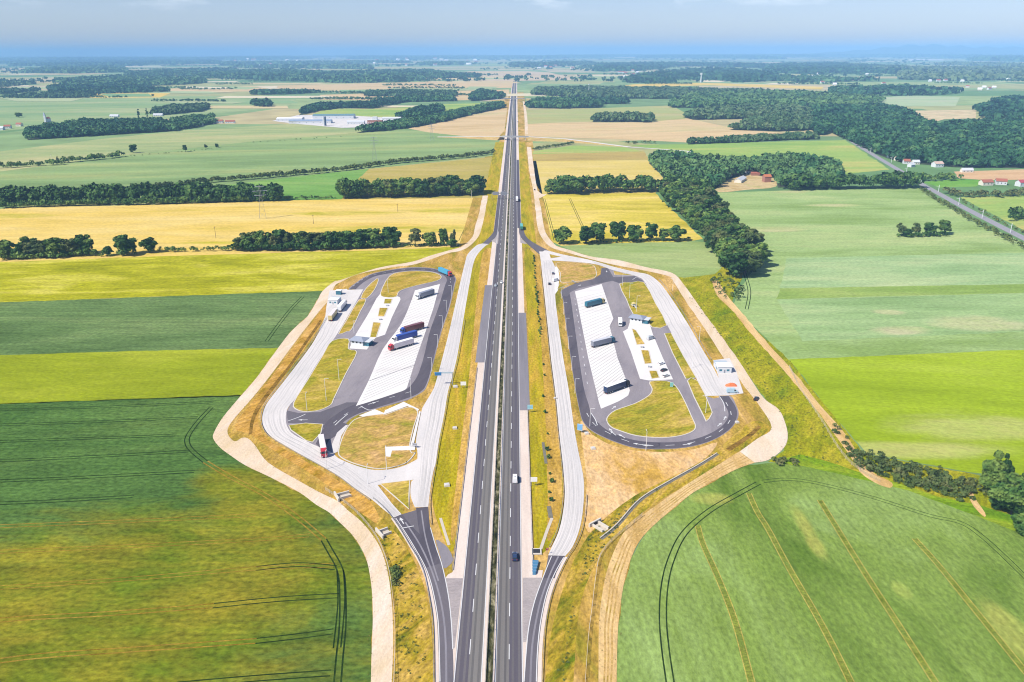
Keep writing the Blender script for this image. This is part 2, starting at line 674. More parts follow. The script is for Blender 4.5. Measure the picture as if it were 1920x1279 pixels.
FIELDS = [
    ("dark_green_field", [(-420, 772), (0, 757), (220, 749), (455, 741), (430, 790), (418, 825), (440, 850), (490, 878), (550, 912), (612, 952), (662, 1003), (697, 1060), (708, 1125), (706, 1279), (700, 1560), (-1400, 1560)], 0.03, M_dark),
    ("light_green_field", [(-420, 682), (0, 665), (260, 657), (540, 648), (500, 705), (455, 743), (220, 750), (0, 758), (-420, 774)], 0.03, M_strip),
    ("bluish_green_field", [(-420, 576), (0, 567), (615, 545), (612, 562), (560, 630), (540, 652), (260, 658), (0, 666), (-420, 684)], 0.035, M_dark2),
    ("yellow_green_field", [(-420, 500), (0, 487), (200, 478), (440, 470), (700, 466), (875, 461), (800, 492), (710, 505), (650, 526), (612, 550), (300, 556), (0, 568), (-420, 578)], 0.03, M_yel),
    ("golden_field", [(-420, 400), (0, 390), (300, 384), (520, 376), (760, 372), (908, 369), (899, 405), (890, 432), (872, 450), (855, 463), (700, 470), (560, 473), (200, 484), (0, 492), (-420, 505)], 0.05, M_goldl),
    ("striped_green_field", [(-420, 335), (0, 322), (100, 305), (225, 292), (480, 265), (640, 252), (780, 240), (938, 262), (928, 292), (640, 322), (380, 352), (0, 392), (-420, 410)], 0.08, M_pale2),
    ("hedged_green_field", [(380, 352), (640, 322), (692, 317), (655, 352), (640, 374), (520, 376), (420, 380)], 0.10, M_midg),
    ("olive_field", [(692, 317), (929, 294), (924, 320), (908, 371), (640, 374), (655, 352)], 0.11, M_olive),
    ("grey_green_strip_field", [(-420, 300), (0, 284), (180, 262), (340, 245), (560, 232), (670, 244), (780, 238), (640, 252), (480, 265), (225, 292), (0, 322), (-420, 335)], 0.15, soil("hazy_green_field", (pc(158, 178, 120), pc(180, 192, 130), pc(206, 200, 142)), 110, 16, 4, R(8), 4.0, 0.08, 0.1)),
    ("tan_field", [(760, 240), (850, 222), (951, 203), (946, 245), (930, 262), (800, 248)], 0.16, M_tan),
    ("village_green_field", [(560, 226), (610, 205), (720, 204), (838, 195), (938, 192), (880, 206), (780, 226), (720, 232), (620, 236)], 0.2, M_grassf),
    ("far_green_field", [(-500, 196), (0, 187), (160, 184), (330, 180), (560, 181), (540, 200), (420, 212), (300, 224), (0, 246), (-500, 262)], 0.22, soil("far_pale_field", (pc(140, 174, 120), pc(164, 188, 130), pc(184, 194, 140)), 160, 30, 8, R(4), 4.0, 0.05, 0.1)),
    ("far_golden_field", [(165, 179), (185, 173), (320, 175), (300, 183), (170, 184)], 0.3, M_gold),
    ("far_tan_field", [(600, 178), (800, 172), (955, 168), (953, 186), (800, 190), (600, 187)], 0.28, M_tan),
    ("far_golden_strip", [(320, 166), (700, 156), (962, 150), (960, 165), (700, 168), (320, 174)], 0.35, M_tan),
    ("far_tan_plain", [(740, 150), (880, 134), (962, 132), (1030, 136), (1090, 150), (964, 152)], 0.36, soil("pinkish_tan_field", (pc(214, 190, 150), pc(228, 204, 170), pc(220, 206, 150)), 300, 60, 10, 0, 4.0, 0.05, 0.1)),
    # right of the motorway
    ("near_right_field", [(1145, 1400), (1148, 1279), (1152, 1200), (1162, 1110), (1180, 1050), (1220, 988), (1290, 926), (1365, 883), (1400, 872), (1455, 868), (1560, 882), (1700, 915), (1830, 963), (1925, 1003), (2400, 1180), (2900, 1600), (1150, 1600)], 0.03, M_near),
    ("fresh_green_strip", [(1480, 674), (1700, 665), (2300, 640), (2500, 900), (1925, 893), (1820, 886), (1700, 864), (1625, 851), (1560, 775)], 0.035, M_bright),
    ("pale_green_field", [(1326, 362), (1450, 358), (1724, 353), (1860, 430), (2080, 520), (2400, 640), (1920, 657), (1700, 667), (1480, 676), (1430, 628), (1374, 575), (1384, 545), (1410, 510), (1400, 460), (1350, 405)], 0.03, M_pale),
    ("pale_band_field", [(1475, 484), (1920, 474), (2060, 520), (2100, 528), (1920, 533), (1462, 540)], 0.05, soil("bluish_pale_crop", (pc(152, 186, 124), pc(174, 202, 142), pc(196, 212, 154)), 40, 6, 1.7, R(0.5), 4.5, 0.15, 0.1)),
    ("green_band_field", [(1462, 541), (1920, 533), (2100, 530), (2100, 542), (1920, 549), (1455, 561)], 0.055, soil("deeper_green_crop", (pc(140, 170, 80), pc(156, 184, 94), pc(172, 192, 106)), 40, 6, 1.7, R(0.5), 4.5, 0.15, 0.1)),
    ("pale_lower_field", [(1456, 562), (1920, 550), (2200, 544), (2300, 610), (1920, 622), (1505, 640)], 0.05, soil("bluish_pale_barley", (pc(150, 182, 116), pc(172, 200, 136), pc(192, 208, 148)), 40, 6, 1.7, R(0.5), 4.5, 0.15, 0.1, blobs=((1690, 620, 16, 7), (1665, 585, 10, 5), (1840, 608, 26, 14)), blob_col=(pc(190, 204, 140), pc(208, 206, 160)))),
    ("triangle_green_field", [(1050, 461), (1160, 456), (1290, 452), (1330, 455), (1350, 480), (1354, 500), (1340, 514), (1283, 521), (1235, 514), (1150, 493), (1080, 474)], 0.04, soil("soft_green_crop", (pc(150, 176, 96), pc(170, 190, 118), pc(186, 200, 130)), 40, 6, 1.7, R(-8), 4.5, 0.12, 0.1)),
    ("patchy_yellow_field", [(1014, 365), (1228, 362), (1265, 398), (1318, 448), (1290, 453), (1160, 456), (1052, 461), (1032, 452), (1020, 425)], 0.045, M_gold2),
    ("upper_golden_field", [(1000, 302), (1214, 300), (1243, 333), (1230, 362), (1014, 365), (1003, 340)], 0.07, soil("light_golden_wheat", (pc(218, 196, 96), pc(234, 210, 116), pc(238, 214, 140)), 60, 10, 2.4, R(1), 4.0, 0.1, 0.1)),
    ("brown_strip_field", [(998, 288), (1208, 284), (1216, 300), (1000, 302)], 0.09, M_brown),
    ("green_strip_field", [(998, 284), (1075, 273), (1170, 276), (1205, 284), (998, 289)], 0.1, M_grassf),
    ("wide_tan_field", [(984, 232), (1050, 228), (1150, 231), (1230, 226), (1290, 222), (1372, 240), (1470, 250), (1300, 268), (1180, 262), (1000, 256), (984, 256)], 0.12, M_tan),
    ("tan_green_field", [(984, 206), (1120, 203), (1260, 198), (1290, 215), (1285, 223), (1225, 228), (1050, 230), (984, 233)], 0.14, soil("tan_green_crop", (pc(196, 186, 122), pc(184, 192, 122), pc(212, 196, 142)), 120, 20, 4, R(8), 4.0, 0.08, 0.1)),
    ("yellow_meadow_field", [(1180, 272), (1290, 270), (1585, 263), (1668, 318), (1590, 326), (1480, 325), (1290, 292)], 0.09, M_grassf),
    ("roadside_field", [(1800, 370), (2200, 358), (2400, 470), (1935, 440)], 0.09, M_grassf),
    ("reddish_field", [(1788, 322), (2100, 312), (2150, 334), (1850, 338), (1795, 334)], 0.11, soil("reddish_soil", (pc(222, 182, 132), pc(232, 192, 146), pc(214, 190, 140)), 60, 10, 3, 0, 4.0, 0.08, 0.1)),
    ("pasture", [(1732, 342), (1795, 336), (1850, 338), (1830, 350), (1760, 352)], 0.1, soil("bright_pasture", (pc(100, 164, 60), pc(124, 180, 72), pc(140, 186, 84)), 40, 6, 2, 0, 3.0, 0.1, 0.1)),
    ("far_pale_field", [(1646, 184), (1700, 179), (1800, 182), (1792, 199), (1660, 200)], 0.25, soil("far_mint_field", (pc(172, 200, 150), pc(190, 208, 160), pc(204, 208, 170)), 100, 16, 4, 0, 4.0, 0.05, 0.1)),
    ("far_light_strip", [(1105, 168), (1190, 158), (1330, 155), (1545, 163), (1540, 168), (1330, 160), (1200, 164)], 0.3, M_gold),
    ("far_sand_pit", [(1690, 208), (1830, 206), (1830, 222), (1770, 224), (1742, 232), (1700, 218)], 0.3, soil("sandy_ground", (pc(214, 190, 146), pc(236, 214, 170), pc(196, 190, 140)), 40, 12, 4, 0, 2.0, 0.1, 0.2)),
    ("scrub_bank", [(1280, 556), (1255, 508), (1283, 519), (1340, 513), (1354, 500), (1400, 505), (1376, 548), (1372, 575), (1430, 630), (1480, 675), (1560, 775), (1622, 852), (1700, 866), (1830, 890), (1990, 940), (1960, 1010), (1830, 965), (1700, 918), (1560, 884), (1440, 866), (1470, 845), (1474, 800), (1400, 700)], 0.028, soil("olive_scrub_grass", (pc(124, 144, 18), pc(164, 164, 22), pc(192, 178, 48)), 14, 3.5, 1.1, R(60), 2.2, 0.3, 0.26)),
]
FIELDS.append(("grass_strip", [(1455, 866), (1500, 873), (1560, 886), (1700, 919), (1830, 967), (1930, 1008), (1990, 1040), (1990, 1000), (1935, 978), (1840, 948), (1760, 932), (1690, 908), (1620, 888), (1560, 868), (1500, 852)], 0.033, soil("lush_grass", (pc(104, 150, 20), pc(134, 168, 26), pc(160, 178, 44)), 12, 3, 1.0, R(-25), 3, 0.25, 0.25)))
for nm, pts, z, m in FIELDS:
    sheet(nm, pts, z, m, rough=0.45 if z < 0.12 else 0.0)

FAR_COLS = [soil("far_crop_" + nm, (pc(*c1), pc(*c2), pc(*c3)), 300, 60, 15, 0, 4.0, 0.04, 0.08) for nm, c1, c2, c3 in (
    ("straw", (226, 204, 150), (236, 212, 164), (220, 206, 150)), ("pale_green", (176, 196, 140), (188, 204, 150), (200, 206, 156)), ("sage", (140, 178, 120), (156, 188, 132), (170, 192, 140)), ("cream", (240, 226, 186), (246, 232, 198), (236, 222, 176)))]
_rf = random.Random(21)
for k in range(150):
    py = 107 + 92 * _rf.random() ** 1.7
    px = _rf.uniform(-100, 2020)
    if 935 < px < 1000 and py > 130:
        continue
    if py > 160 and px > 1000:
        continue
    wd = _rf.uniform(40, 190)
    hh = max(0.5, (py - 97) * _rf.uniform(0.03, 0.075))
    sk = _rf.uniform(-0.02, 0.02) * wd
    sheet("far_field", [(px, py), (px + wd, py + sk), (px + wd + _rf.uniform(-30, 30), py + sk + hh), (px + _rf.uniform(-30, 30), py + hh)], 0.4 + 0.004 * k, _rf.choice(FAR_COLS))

M_dirt = soil("tan_dirt", (pc(214, 174, 100), pc(238, 200, 138), pc(248, 214, 152)), 12, 3, 0.9, R(92), 6.0, 0.14, 0.12)
M_gravel = soil("white_gravel", (pc(240, 214, 174), pc(250, 226, 196), pc(254, 238, 218)), 14, 3, 0.8, R(75), 4.0, 0.07, 0.06)
M_verge = soil("dry_verge_grass", (pc(146, 142, 34), pc(204, 166, 76), pc(234, 192, 120)), 17, 4, 1.2, R(90), 3.5, 0.24, 0.22)
M_vgreen = soil("olive_verge_grass", (pc(156, 152, 16), pc(190, 172, 30), pc(214, 176, 60)), 10, 3, 1.0, R(90), 7.0, 0.22, 0.22)
M_vtan = soil("sandy_verge", (pc(216, 172, 78), pc(244, 198, 132), pc(250, 212, 160)), 16, 4, 1.2, R(90), 1.6, 0.2, 0.2)
M_vtan2 = soil("tawny_verge", (pc(190, 154, 50), pc(214, 172, 80), pc(234, 192, 112)), 14, 3.5, 1.0, R(90), 4.0, 0.24, 0.24)
M_bank = soil("weedy_bank", (pc(104, 122, 18), pc(192, 164, 50), pc(230, 188, 100)), 9, 3, 1.0, R(60), 2.6, 0.28, 0.26)

# ------------------------------------------------------------------ motorway corridor
def XC(Y):
    return -7.55 + 0.0048 * Y + 3e-7 * (Y - 164.0) ** 2 * (1 if Y > 164 else 0)


YS = [-60, 0, 60, 120, 160, 200, 260, 330, 420, 520, 650, 800, 1000, 1250, 1550, 1900, 2300, 2800, 3300, 3900, 4600, 5300, 6000]


def lane(o0, o1, y0=-60, y1=6000):
    ys = [y0] + [y for y in YS if y0 < y < y1] + [y1]
    return [(XC(y) + o0, y) for y in ys], [(XC(y) + o1, y) for y in ys]


def road_sheet(name, o0, o1, z, m, y0=-60, y1=6000, parent=None):
    A, B = lane(o0, o1, y0, y1)
    o = link(name, band_mesh(name, A, B, z), m, parent)
    if not parent:
        o["kind"] = "structure"
    return o


# wide dry verge along the whole motorway beyond the rest areas
road_sheet("verge", -42, -12, 0.07, M_verge, 640, 3400)
road_sheet("verge", 12, 40, 0.07, M_verge, 640, 3400)
road_sheet("verge", -30, -12, 0.12, M_vgreen, 660, 1500)
road_sheet("verge", 12, 26, 0.12, M_vgreen, 660, 1500)
LG_out = [(905, 367), (898, 401), (891, 424), (886, 444), (867, 462), (848, 468), (806, 480), (773, 491), (707, 503), (640, 525), (627, 528), (605, 546), (597, 560), (577, 593), (557, 611), (538, 631), (512, 666), (480, 710), (447, 748), (418, 783), (402, 810), (400, 823), (413, 840), (433, 855), (460, 873), (510, 897), (560, 923), (593, 947), (618, 962), (640, 983), (660, 1003), (677, 1028), (689, 1056), (697, 1105), (699, 1160), (697, 1220), (695, 1290), (690, 1420), (684, 1560)]
RG_out = [(1010, 367), (1015, 394), (1019, 421), (1025, 440), (1043, 461), (1065, 468), (1107, 481), (1160, 488), (1210, 501), (1260, 512), (1283, 535), (1310, 573), (1343, 618), (1382, 672), (1410, 715), (1433, 748), (1460, 768), (1472, 793), (1477, 818), (1470, 840), (1443, 862), (1415, 867), (1375, 882), (1300, 923), (1233, 978), (1200, 1013), (1182, 1050), (1169, 1098), (1158, 1175), (1155, 1285), (1152, 1420), (1150, 1560)]
lv = GP([(918, 367)] + LG_out)
rv = GP([(1000, 367)] + RG_out)
yb = min(p[1] for p in lv)
sheet("verge", lv + [(XC(yb) - 9, yb), (XC(330) - 9, 330), (XC(700) - 9, 700), (XC(lv[0][1]) - 9, lv[0][1])], 0.09, M_verge, world=True, rough=0.5)
yb2 = min(p[1] for p in rv)
sheet("verge", rv + [(XC(yb2) + 9, yb2), (XC(330) + 9, 330), (XC(700) + 9, 700), (XC(rv[0][1]) + 9, rv[0][1])], 0.09, M_verge, world=True, rough=0.5)
# ploughed verge surfaces of different growth
sheet("verge", [(895, 475), (917, 462), (925, 470), (914, 530), (905, 600), (893, 690), (884, 780), (872, 880), (858, 1000), (845, 1035), (828, 1000), (812, 950), (812, 905), (822, 840), (836, 740), (852, 670), (864, 600), (880, 530)], 0.115, M_vgreen, sm=3)
sheet("verge", [(984, 470), (1003, 478), (1012, 520), (1020, 590), (1030, 670), (1040, 745), (1048, 820), (1055, 890), (1052, 960), (1040, 1010), (1015, 1040), (1003, 1030), (999, 960), (995, 860), (993, 760), (991, 640), (986, 540)], 0.115, M_vgreen, sm=3)
sheet("verge", [(1003, 478), (1013, 500), (1024, 600), (1040, 740), (1053, 880), (1050, 965), (1036, 1005), (1026, 1010), (1027, 940), (1024, 820), (1018, 700), (1012, 600), (1003, 520)], 0.125, M_vtan2, sm=3)
sheet("verge", [(905, 475), (919, 465), (924, 480), (915, 540), (907, 600), (896, 680), (888, 760), (876, 850), (862, 960), (852, 1010), (845, 1000), (856, 900), (868, 800), (878, 720), (888, 620), (896, 540)], 0.125, M_vtan2, sm=3)
sheet("sandy_bank", [(1088, 790), (1110, 815), (1160, 840), (1235, 848), (1300, 843), (1345, 830), (1320, 862), (1270, 890), (1205, 930), (1150, 968), (1110, 1000), (1096, 975), (1100, 900)], 0.115, M_vtan, sm=3)
sheet("weedy_bank", [(1420, 790), (1446, 805), (1418, 826), (1375, 853), (1300, 902), (1220, 950), (1150, 1010), (1110, 1070), (1085, 1150), (1075, 1279), (1060, 1400), (1022, 1400), (1022, 1279), (1035, 1180), (1062, 1085), (1085, 1035), (1120, 985), (1190, 930), (1260, 895), (1330, 855), (1395, 800)], 0.12, M_bank, sm=3)
sheet("weedy_bank", [(705, 1000), (722, 1030), (735, 1080), (741, 1150), (741, 1279), (738, 1420), (812, 1420), (815, 1279), (808, 1180), (795, 1100), (770, 1040), (735, 990), (712, 970)], 0.12, M_bank, sm=3)
sheet("weedy_bank", [(640, 527), (600, 585), (548, 655), (480, 745), (440, 800), (470, 815), (520, 850), (600, 900), (660, 950), (715, 985), (690, 935), (640, 905), (560, 857), (500, 822), (484, 785), (500, 745), (545, 690), (606, 600)], 0.105, soil("tawny_bank", (pc(180, 146, 44), pc(214, 164, 74), pc(234, 186, 104)), 10, 3, 1.0, R(50), 3.0, 0.24, 0.24), sm=3)

M_asph = soil("asphalt", (pc(112, 108, 116), pc(122, 117, 124), pc(130, 124, 130)), 20, 3, 0.7, R(90), 8.0, 0.04, 0.05, rough=0.85, bump=0.0)
M_asph_out = soil("outer_lane_asphalt", (pc(98, 94, 104), pc(108, 103, 113), pc(114, 109, 116)), 12, 0.7, 0.5, R(90), 40.0, 0.03, 0.06, rough=0.85, bump=0.0)
M_asph_in = soil("inner_lane_asphalt", (pc(130, 126, 124), pc(138, 134, 131), pc(144, 140, 136)), 12, 0.7, 0.5, R(90), 40.0, 0.03, 0.05, rough=0.85, bump=0.0)
M_asph_new = soil("fresh_dark_asphalt", (pc(98, 94, 104), pc(108, 103, 112), pc(116, 110, 118)), 12, 2, 0.6, R(80), 5.0, 0.04, 0.06, rough=0.85, bump=0.0)
M_asph_pale = soil("worn_asphalt", (pc(150, 143, 150), pc(164, 157, 162), pc(174, 166, 170)), 14, 2, 0.6, R(80), 4.0, 0.04, 0.05, rough=0.85, bump=0.0)
M_conc = soil("pale_concrete", (pc(228, 224, 222), pc(240, 234, 230), pc(246, 240, 236)), 16, 3, 0.8, R(90), 3.0, 0.03, 0.04, rough=0.8, bump=0.0)
M_conc_w = soil("bright_concrete", (pc(246, 242, 238), pc(253, 249, 245), pc(255, 253, 250)), 14, 3, 0.8, R(15), 4.0, 0.025, 0.03, rough=0.8, bump=0.0)
M_should = soil("shoulder_concrete", (pc(238, 220, 206), pc(248, 230, 216), pc(252, 236, 224)), 14, 2, 0.8, R(90), 6.0, 0.04, 0.05, rough=0.8, bump=0.0)
M_pave = soil("grey_pavers", (pc(176, 166, 166), pc(188, 178, 176), pc(196, 186, 182)), 8, 1.2, 0.5, R(0), 2.5, 0.08, 0.08, rough=0.85, bump=0.0)
M_layby = soil("grey_layby_asphalt", (pc(142, 138, 146), pc(152, 148, 154), pc(160, 154, 160)), 8, 1.0, 0.5, R(90), 12.0, 0.03, 0.05, rough=0.85, bump=0.0)
M_paint = plain("white_road_paint", pc(240, 240, 240), 0.6, noise=0.06)
M_medgrass = soil("median_growth", (pc(40, 46, 26), pc(92, 92, 60), pc(176, 168, 136)), 3.0, 1.0, 0.6, R(90), 2.0, 0.3, 0.35)
M_steel = plain("galvanised_steel", (0.42, 0.43, 0.43, 1), 0.45, 0.6, 0.5)

hw = road_sheet("motorway", -13.2, 13.4, 0.13, M_should)
for (o0, o1, m) in ((-9.5, -5.6, M_asph_out), (-5.6, -1.75, M_asph_in), (1.75, 5.6, M_asph_in), (5.6, 9.5, M_asph_out)):
    road_sheet("traffic_lane", o0, o1, 0.16, m, parent=hw)
road_sheet("median_strip", -0.75, 1.15, 0.165, M_medgrass, parent=hw)
# long lay-bys surfaced in grey asphalt instead of concrete
for (a, b, s) in ((587, 770, 1), (535, 680, -1)):
    y0, y1 = G(960, b)[1], G(960, a)[1]
    road_sheet("layby", 9.55 if s > 0 else -14.6, 14.4 if s > 0 else -9.55, 0.165, M_layby, y0, y1, parent=hw)
for (a, b, s) in ((300, 428, 1), (366, 436, -1)):
    y0, y1 = G(960, b)[1], G(960, a)[1]
    road_sheet("deceleration_lane", 9.55 if s > 0 else -13.0, 13.0 if s > 0 else -9.55, 0.165, M_asph_out, y0, y1, parent=hw)
M_wpath = soil("polished_wheel_path", (pc(114, 110, 114), pc(124, 119, 122), pc(130, 125, 127)), 10, 1, 0.5, R(90), 60.0, 0.04, 0.06, rough=0.7, bump=0.0)
M_wpath2 = soil("darker_wheel_path", (pc(112, 109, 110), pc(122, 119, 118), pc(130, 126, 124)), 10, 1, 0.5, R(90), 60.0, 0.04, 0.06, rough=0.7, bump=0.0)
for o in (-8.45, -6.65, 6.65, 8.45):
    road_sheet("wheel_path", o - 0.32, o + 0.32, 0.1655, M_wpath, -60, 1500, parent=hw)
for o in (-4.55, -2.75, 2.75, 4.55):
    road_sheet("wheel_path", o - 0.32, o + 0.32, 0.1655, M_wpath2, -60, 1500, parent=hw)
for o in (-9.3, -1.9, 1.9, 9.3):
    road_sheet("edge_line", o - 0.14, o + 0.14, 0.175, M_paint, -60, 2600, parent=hw)
for o, st in ((-5.6, 4.0), (5.6, 2.0)):
    ys = [y for y in range(-60, 2300, 20)]
    dashes("lane_marking", [(XC(y) + o, y) for y in ys], 0.26, 0.175, M_paint, 6.0, 11.7, hw, start=st)


def guard_rail(name, C, label, z=0.1, post=4.0, until=700.0, h=0.75):
    mb = MB()
    n = len(C)
    A, B = offset(C, 0.05), offset(C, -0.05)
    for i in range(n - 1):
        q = [(A[i][0], A[i][1]), (A[i + 1][0], A[i + 1][1]), (B[i + 1][0], B[i + 1][1]), (B[i][0], B[i][1])]
        mb.add([(x, y, z + h - 0.32) for x, y in q] + [(x, y, z + h) for x, y in q],
               [(3, 2, 1, 0), (4, 5, 6, 7), (0, 1, 5, 4), (2, 3, 7, 6)])
    o = mb.build(name, M_steel)
    tag(o, label, "guard rail", "steel guard rails")
    s, pm, k = 0.0, MB(), 0
    for i in range(n - 1):
        a, b = C[i], C[i + 1]
        L = math.hypot(b[0] - a[0], b[1] - a[1])
        while s < L:
            t = s / L
            x, y = a[0] + (b[0] - a[0]) * t, a[1] + (b[1] - a[1]) * t
            if math.hypot(x, y) < until:
                pm.box(x - 0.06, x + 0.06, y - 0.06, y + 0.06, 0, z + h - 0.05)
            s += post
        s -= L
    if pm.v:
        p = pm.build("post", M_steel, o)
        p["kind"] = "stuff"
    return o


def hw_line(o, y0, y1):
    ys = [y0] + [y for y in YS if y0 < y < y1] + [y1]
    return [(XC(y) + o, y) for y in ys]


guard_rail("guard_rail", hw_line(-0.85, -60, 2600), "steel median rail on the concrete side of the planted strip", 0.17, until=400)
guard_rail("guard_rail", hw_line(1.3, -60, 2600), "steel median rail beside the right carriageway's inner lane", 0.17, until=400)
guard_rail("guard_rail", hw_line(13.1, G(960, 770)[1] - 120, G(960, 770)[1]), "steel rail along the right hard shoulder below the grey lay-by", 0.13)
guard_rail("guard_rail", hw_line(-13.4, G(960, 1070)[1], G(960, 690)[1]), "long steel rail along the left hard shoulder below the grey lay-by", 0.13)

# ------------------------------------------------------------------ service roads, ramps and the two rest areas
def edges_poly(A, B, n=4):
    return smooth(GP(A), n) + smooth(GP(B), n)[::-1]


def road(name, A, B, z, m, parent=None, n=4, rough=0.0):
    return sheet(name, edges_poly(A, B, n), z, m, world=True, parent=parent, rough=rough)


LG_in = [(915, 367), (909, 401), (904, 424), (897, 444), (880, 462), (862, 471), (840, 475), (807, 487), (773, 497), (740, 501), (673, 514), (640, 529), (628, 536), (617, 562), (602, 580), (577, 611), (557, 637), (540, 660), (505, 707), (473, 747), (442, 782), (428, 802), (428, 816), (440, 828), (455, 821), (467, 824), (480, 838), (503, 868), (560, 902), (602, 925), (633, 940), (653, 958), (677, 978), (698, 1003), (713, 1028), (722, 1053), (730, 1090), (736, 1150), (737, 1218), (734, 1290), (730, 1420), (724, 1560)]
road("gravel_road", LG_out, LG_in, 0.13, M_gravel, rough=0.25)
RG_in = [(1001, 367), (1004, 394), (1007, 421), (1013, 441), (1030, 462), (1057, 472), (1107, 486), (1152, 497), (1210, 508), (1253, 518), (1262, 527), (1287, 567), (1327, 625), (1357, 672), (1402, 733), (1423, 760), (1447, 802), (1420, 823), (1387, 847)]
RG_o2 = [p for p in RG_out if p[1] < 868 and p[0] >= 1010][:21] + [(1415, 868)]
road("gravel_road", RG_o2, RG_in, 0.13, M_gravel, rough=0.25)
road("gravel_road", [(988, 276), (991.6, 315), (997, 343), (1000, 358), (1001, 367)], [(995.7, 276), (1001, 315), (1005, 343), (1008, 358), (1010.6, 367)], 0.12, M_gravel)
road("gravel_road", [(980, 190), (983, 215), (984, 252)], [(983, 190), (988, 215), (990, 252)], 0.2, M_gravel)
sheet("gravel_road", [(1008, 358), (1016, 364), (1025, 365), (1012, 372), (1006, 368)], 0.125, M_gravel)
DT_u = [(1387, 847), (1350, 870), (1283, 912), (1200, 970), (1169, 1000), (1143, 1055), (1130, 1109), (1123, 1175), (1122, 1279), (1118, 1420), (1114, 1560)]
DT_l = [(1415, 868), (1375, 883), (1300, 924), (1233, 979), (1200, 1014), (1182, 1051), (1169, 1099), (1159, 1175), (1156, 1285), (1153, 1420), (1150, 1560)]
road("dirt_track", DT_u, DT_l, 0.135, M_dirt, rough=0.3)
# the ditch line beyond the gravel road: sandy, wandering
road("dirt_track", [(1335, 528), (1345, 555), (1372, 582), (1420, 640), (1470, 695), (1520, 755), (1565, 815), (1590, 850), (1605, 872)], [(1345, 524), (1362, 552), (1392, 588), (1440, 645), (1482, 690), (1535, 757), (1578, 805), (1608, 850), (1612, 868)], 0.06, M_dirt, rough=0.5)
sheet("dirt_track", [(1608, 865), (1640, 888), (1672, 905), (1668, 915), (1640, 905), (1612, 885)], 0.062, M_dirt, sm=3)
sheet("dirt_track", [(1820, 900), (1826, 930), (1847, 962), (1843, 968), (1819, 938)], 0.062, M_dirt, sm=3)

M_rut = soil("worn_gravel_ruts", (pc(228, 196, 150), pc(238, 208, 166), pc(222, 190, 140)), 6, 2, 0.7, 0, 1.5, 0.12, 0.15)


def ruts(A, B, ts, m, z, w=0.6):
    SA, SB = smooth(GP(A), 5), smooth(GP(B), 5)

    def along(P, n):
        L = [0.0]
        for p, q in zip(P, P[1:]):
            L.append(L[-1] + math.hypot(q[0] - p[0], q[1] - p[1]))
        out, k = [], 0
        for i in range(n):
            d = L[-1] * i / (n - 1)
            while k < len(L) - 2 and L[k + 1] < d:
                k += 1
            t = (d - L[k]) / max(1e-6, L[k + 1] - L[k])
            out.append((P[k][0] + (P[k + 1][0] - P[k][0]) * t, P[k][1] + (P[k + 1][1] - P[k][1]) * t))
        return out
    n = 260
    PA, PB = along(SA, n), along(SB, n)
    for t in ts:
        C = [(a[0] + (b[0] - a[0]) * (t + 0.02 * math.sin(i * 0.21)), a[1] + (b[1] - a[1]) * (t + 0.02 * math.sin(i * 0.21))) for i, (a, b) in enumerate(zip(PA, PB))]
        strip("wheel_rut", C, w, z, m)


ruts(DT_u, DT_l, (0.34, 0.52, 0.72), soil("dark_dirt_ruts", (pc(204, 166, 92), pc(222, 184, 116), pc(190, 160, 76)), 6, 2, 0.7, 0, 1.5, 0.15, 0.2), 0.139, 0.5)

M_tyremark = soil("tyre_darkened_concrete", (pc(214, 210, 208), pc(224, 219, 216), pc(230, 225, 222)), 10, 2, 0.7, R(90), 5.0, 0.05, 0.06, rough=0.8, bump=0.0)
M_jt = soil("slab_joint", (pc(208, 204, 200), pc(216, 212, 208), pc(222, 218, 214)), 6, 2, 0.7, 0, 1, 0.05, 0.05, bump=0.0)
CL_l = [(905, 457), (893, 461), (877, 477), (872, 493), (863, 530), (845, 610), (832, 662), (817, 718), (806, 745), (799, 773), (790, 827), (784, 890), (781, 950)]
CL_r = [(917, 458), (911, 461), (897, 475), (888, 493), (882, 523), (870, 593), (858, 665), (848, 707), (840, 735), (833, 777), (823, 827), (814, 882), (801, 950)]
CR_l = [(1014, 490), (1018, 527), (1025, 593), (1033, 672), (1042, 743), (1048, 810), (1055, 873), (1059, 923), (1055, 965), (1047, 998), (1032, 1032), (1028, 1042)]
CR_r = [(1034, 487), (1040, 525), (1045, 593), (1055, 665), (1067, 735), (1075, 793), (1088, 865), (1095, 923), (1092, 965), (1085, 998), (1073, 1027), (1060, 1043)]
CO_o = [(610, 593), (593, 632), (575, 660), (535, 712), (505, 750), (495, 768), (491, 787), (495, 803), (507, 818), (530, 833), (563, 852), (598, 871), (635, 893), (667, 917), (698, 938), (718, 955), (738, 970)]
CO_i = [(648, 596), (632, 627), (600, 673), (557, 743), (545, 758), (538, 770), (536, 788), (540, 803), (552, 816), (587, 834), (605, 845), (635, 862), (663, 880), (690, 900), (718, 925), (735, 945), (752, 964)]
CX_o = [(1107, 488), (1152, 501), (1190, 510), (1215, 515), (1233, 527), (1247, 543), (1267, 572), (1293, 613), (1315, 652), (1336, 687), (1352, 716), (1365, 740)]
CX_i = [(1117, 496), (1147, 506), (1193, 518), (1208, 528), (1218, 547), (1235, 580), (1258, 623), (1275, 655), (1291, 684), (1305, 708), (1315, 727), (1324, 742)]
for A_, B_ in ((CL_l, CL_r), (CR_l, CR_r), (CO_o, CO_i), (CX_o, CX_i)):
    ruts(A_, B_, (0.27, 0.48, 0.74), M_tyremark, 0.171, 0.75)
    ruts(A_, B_, (0.12, 0.38, 0.63, 0.88), M_jt, 0.173, 0.14)

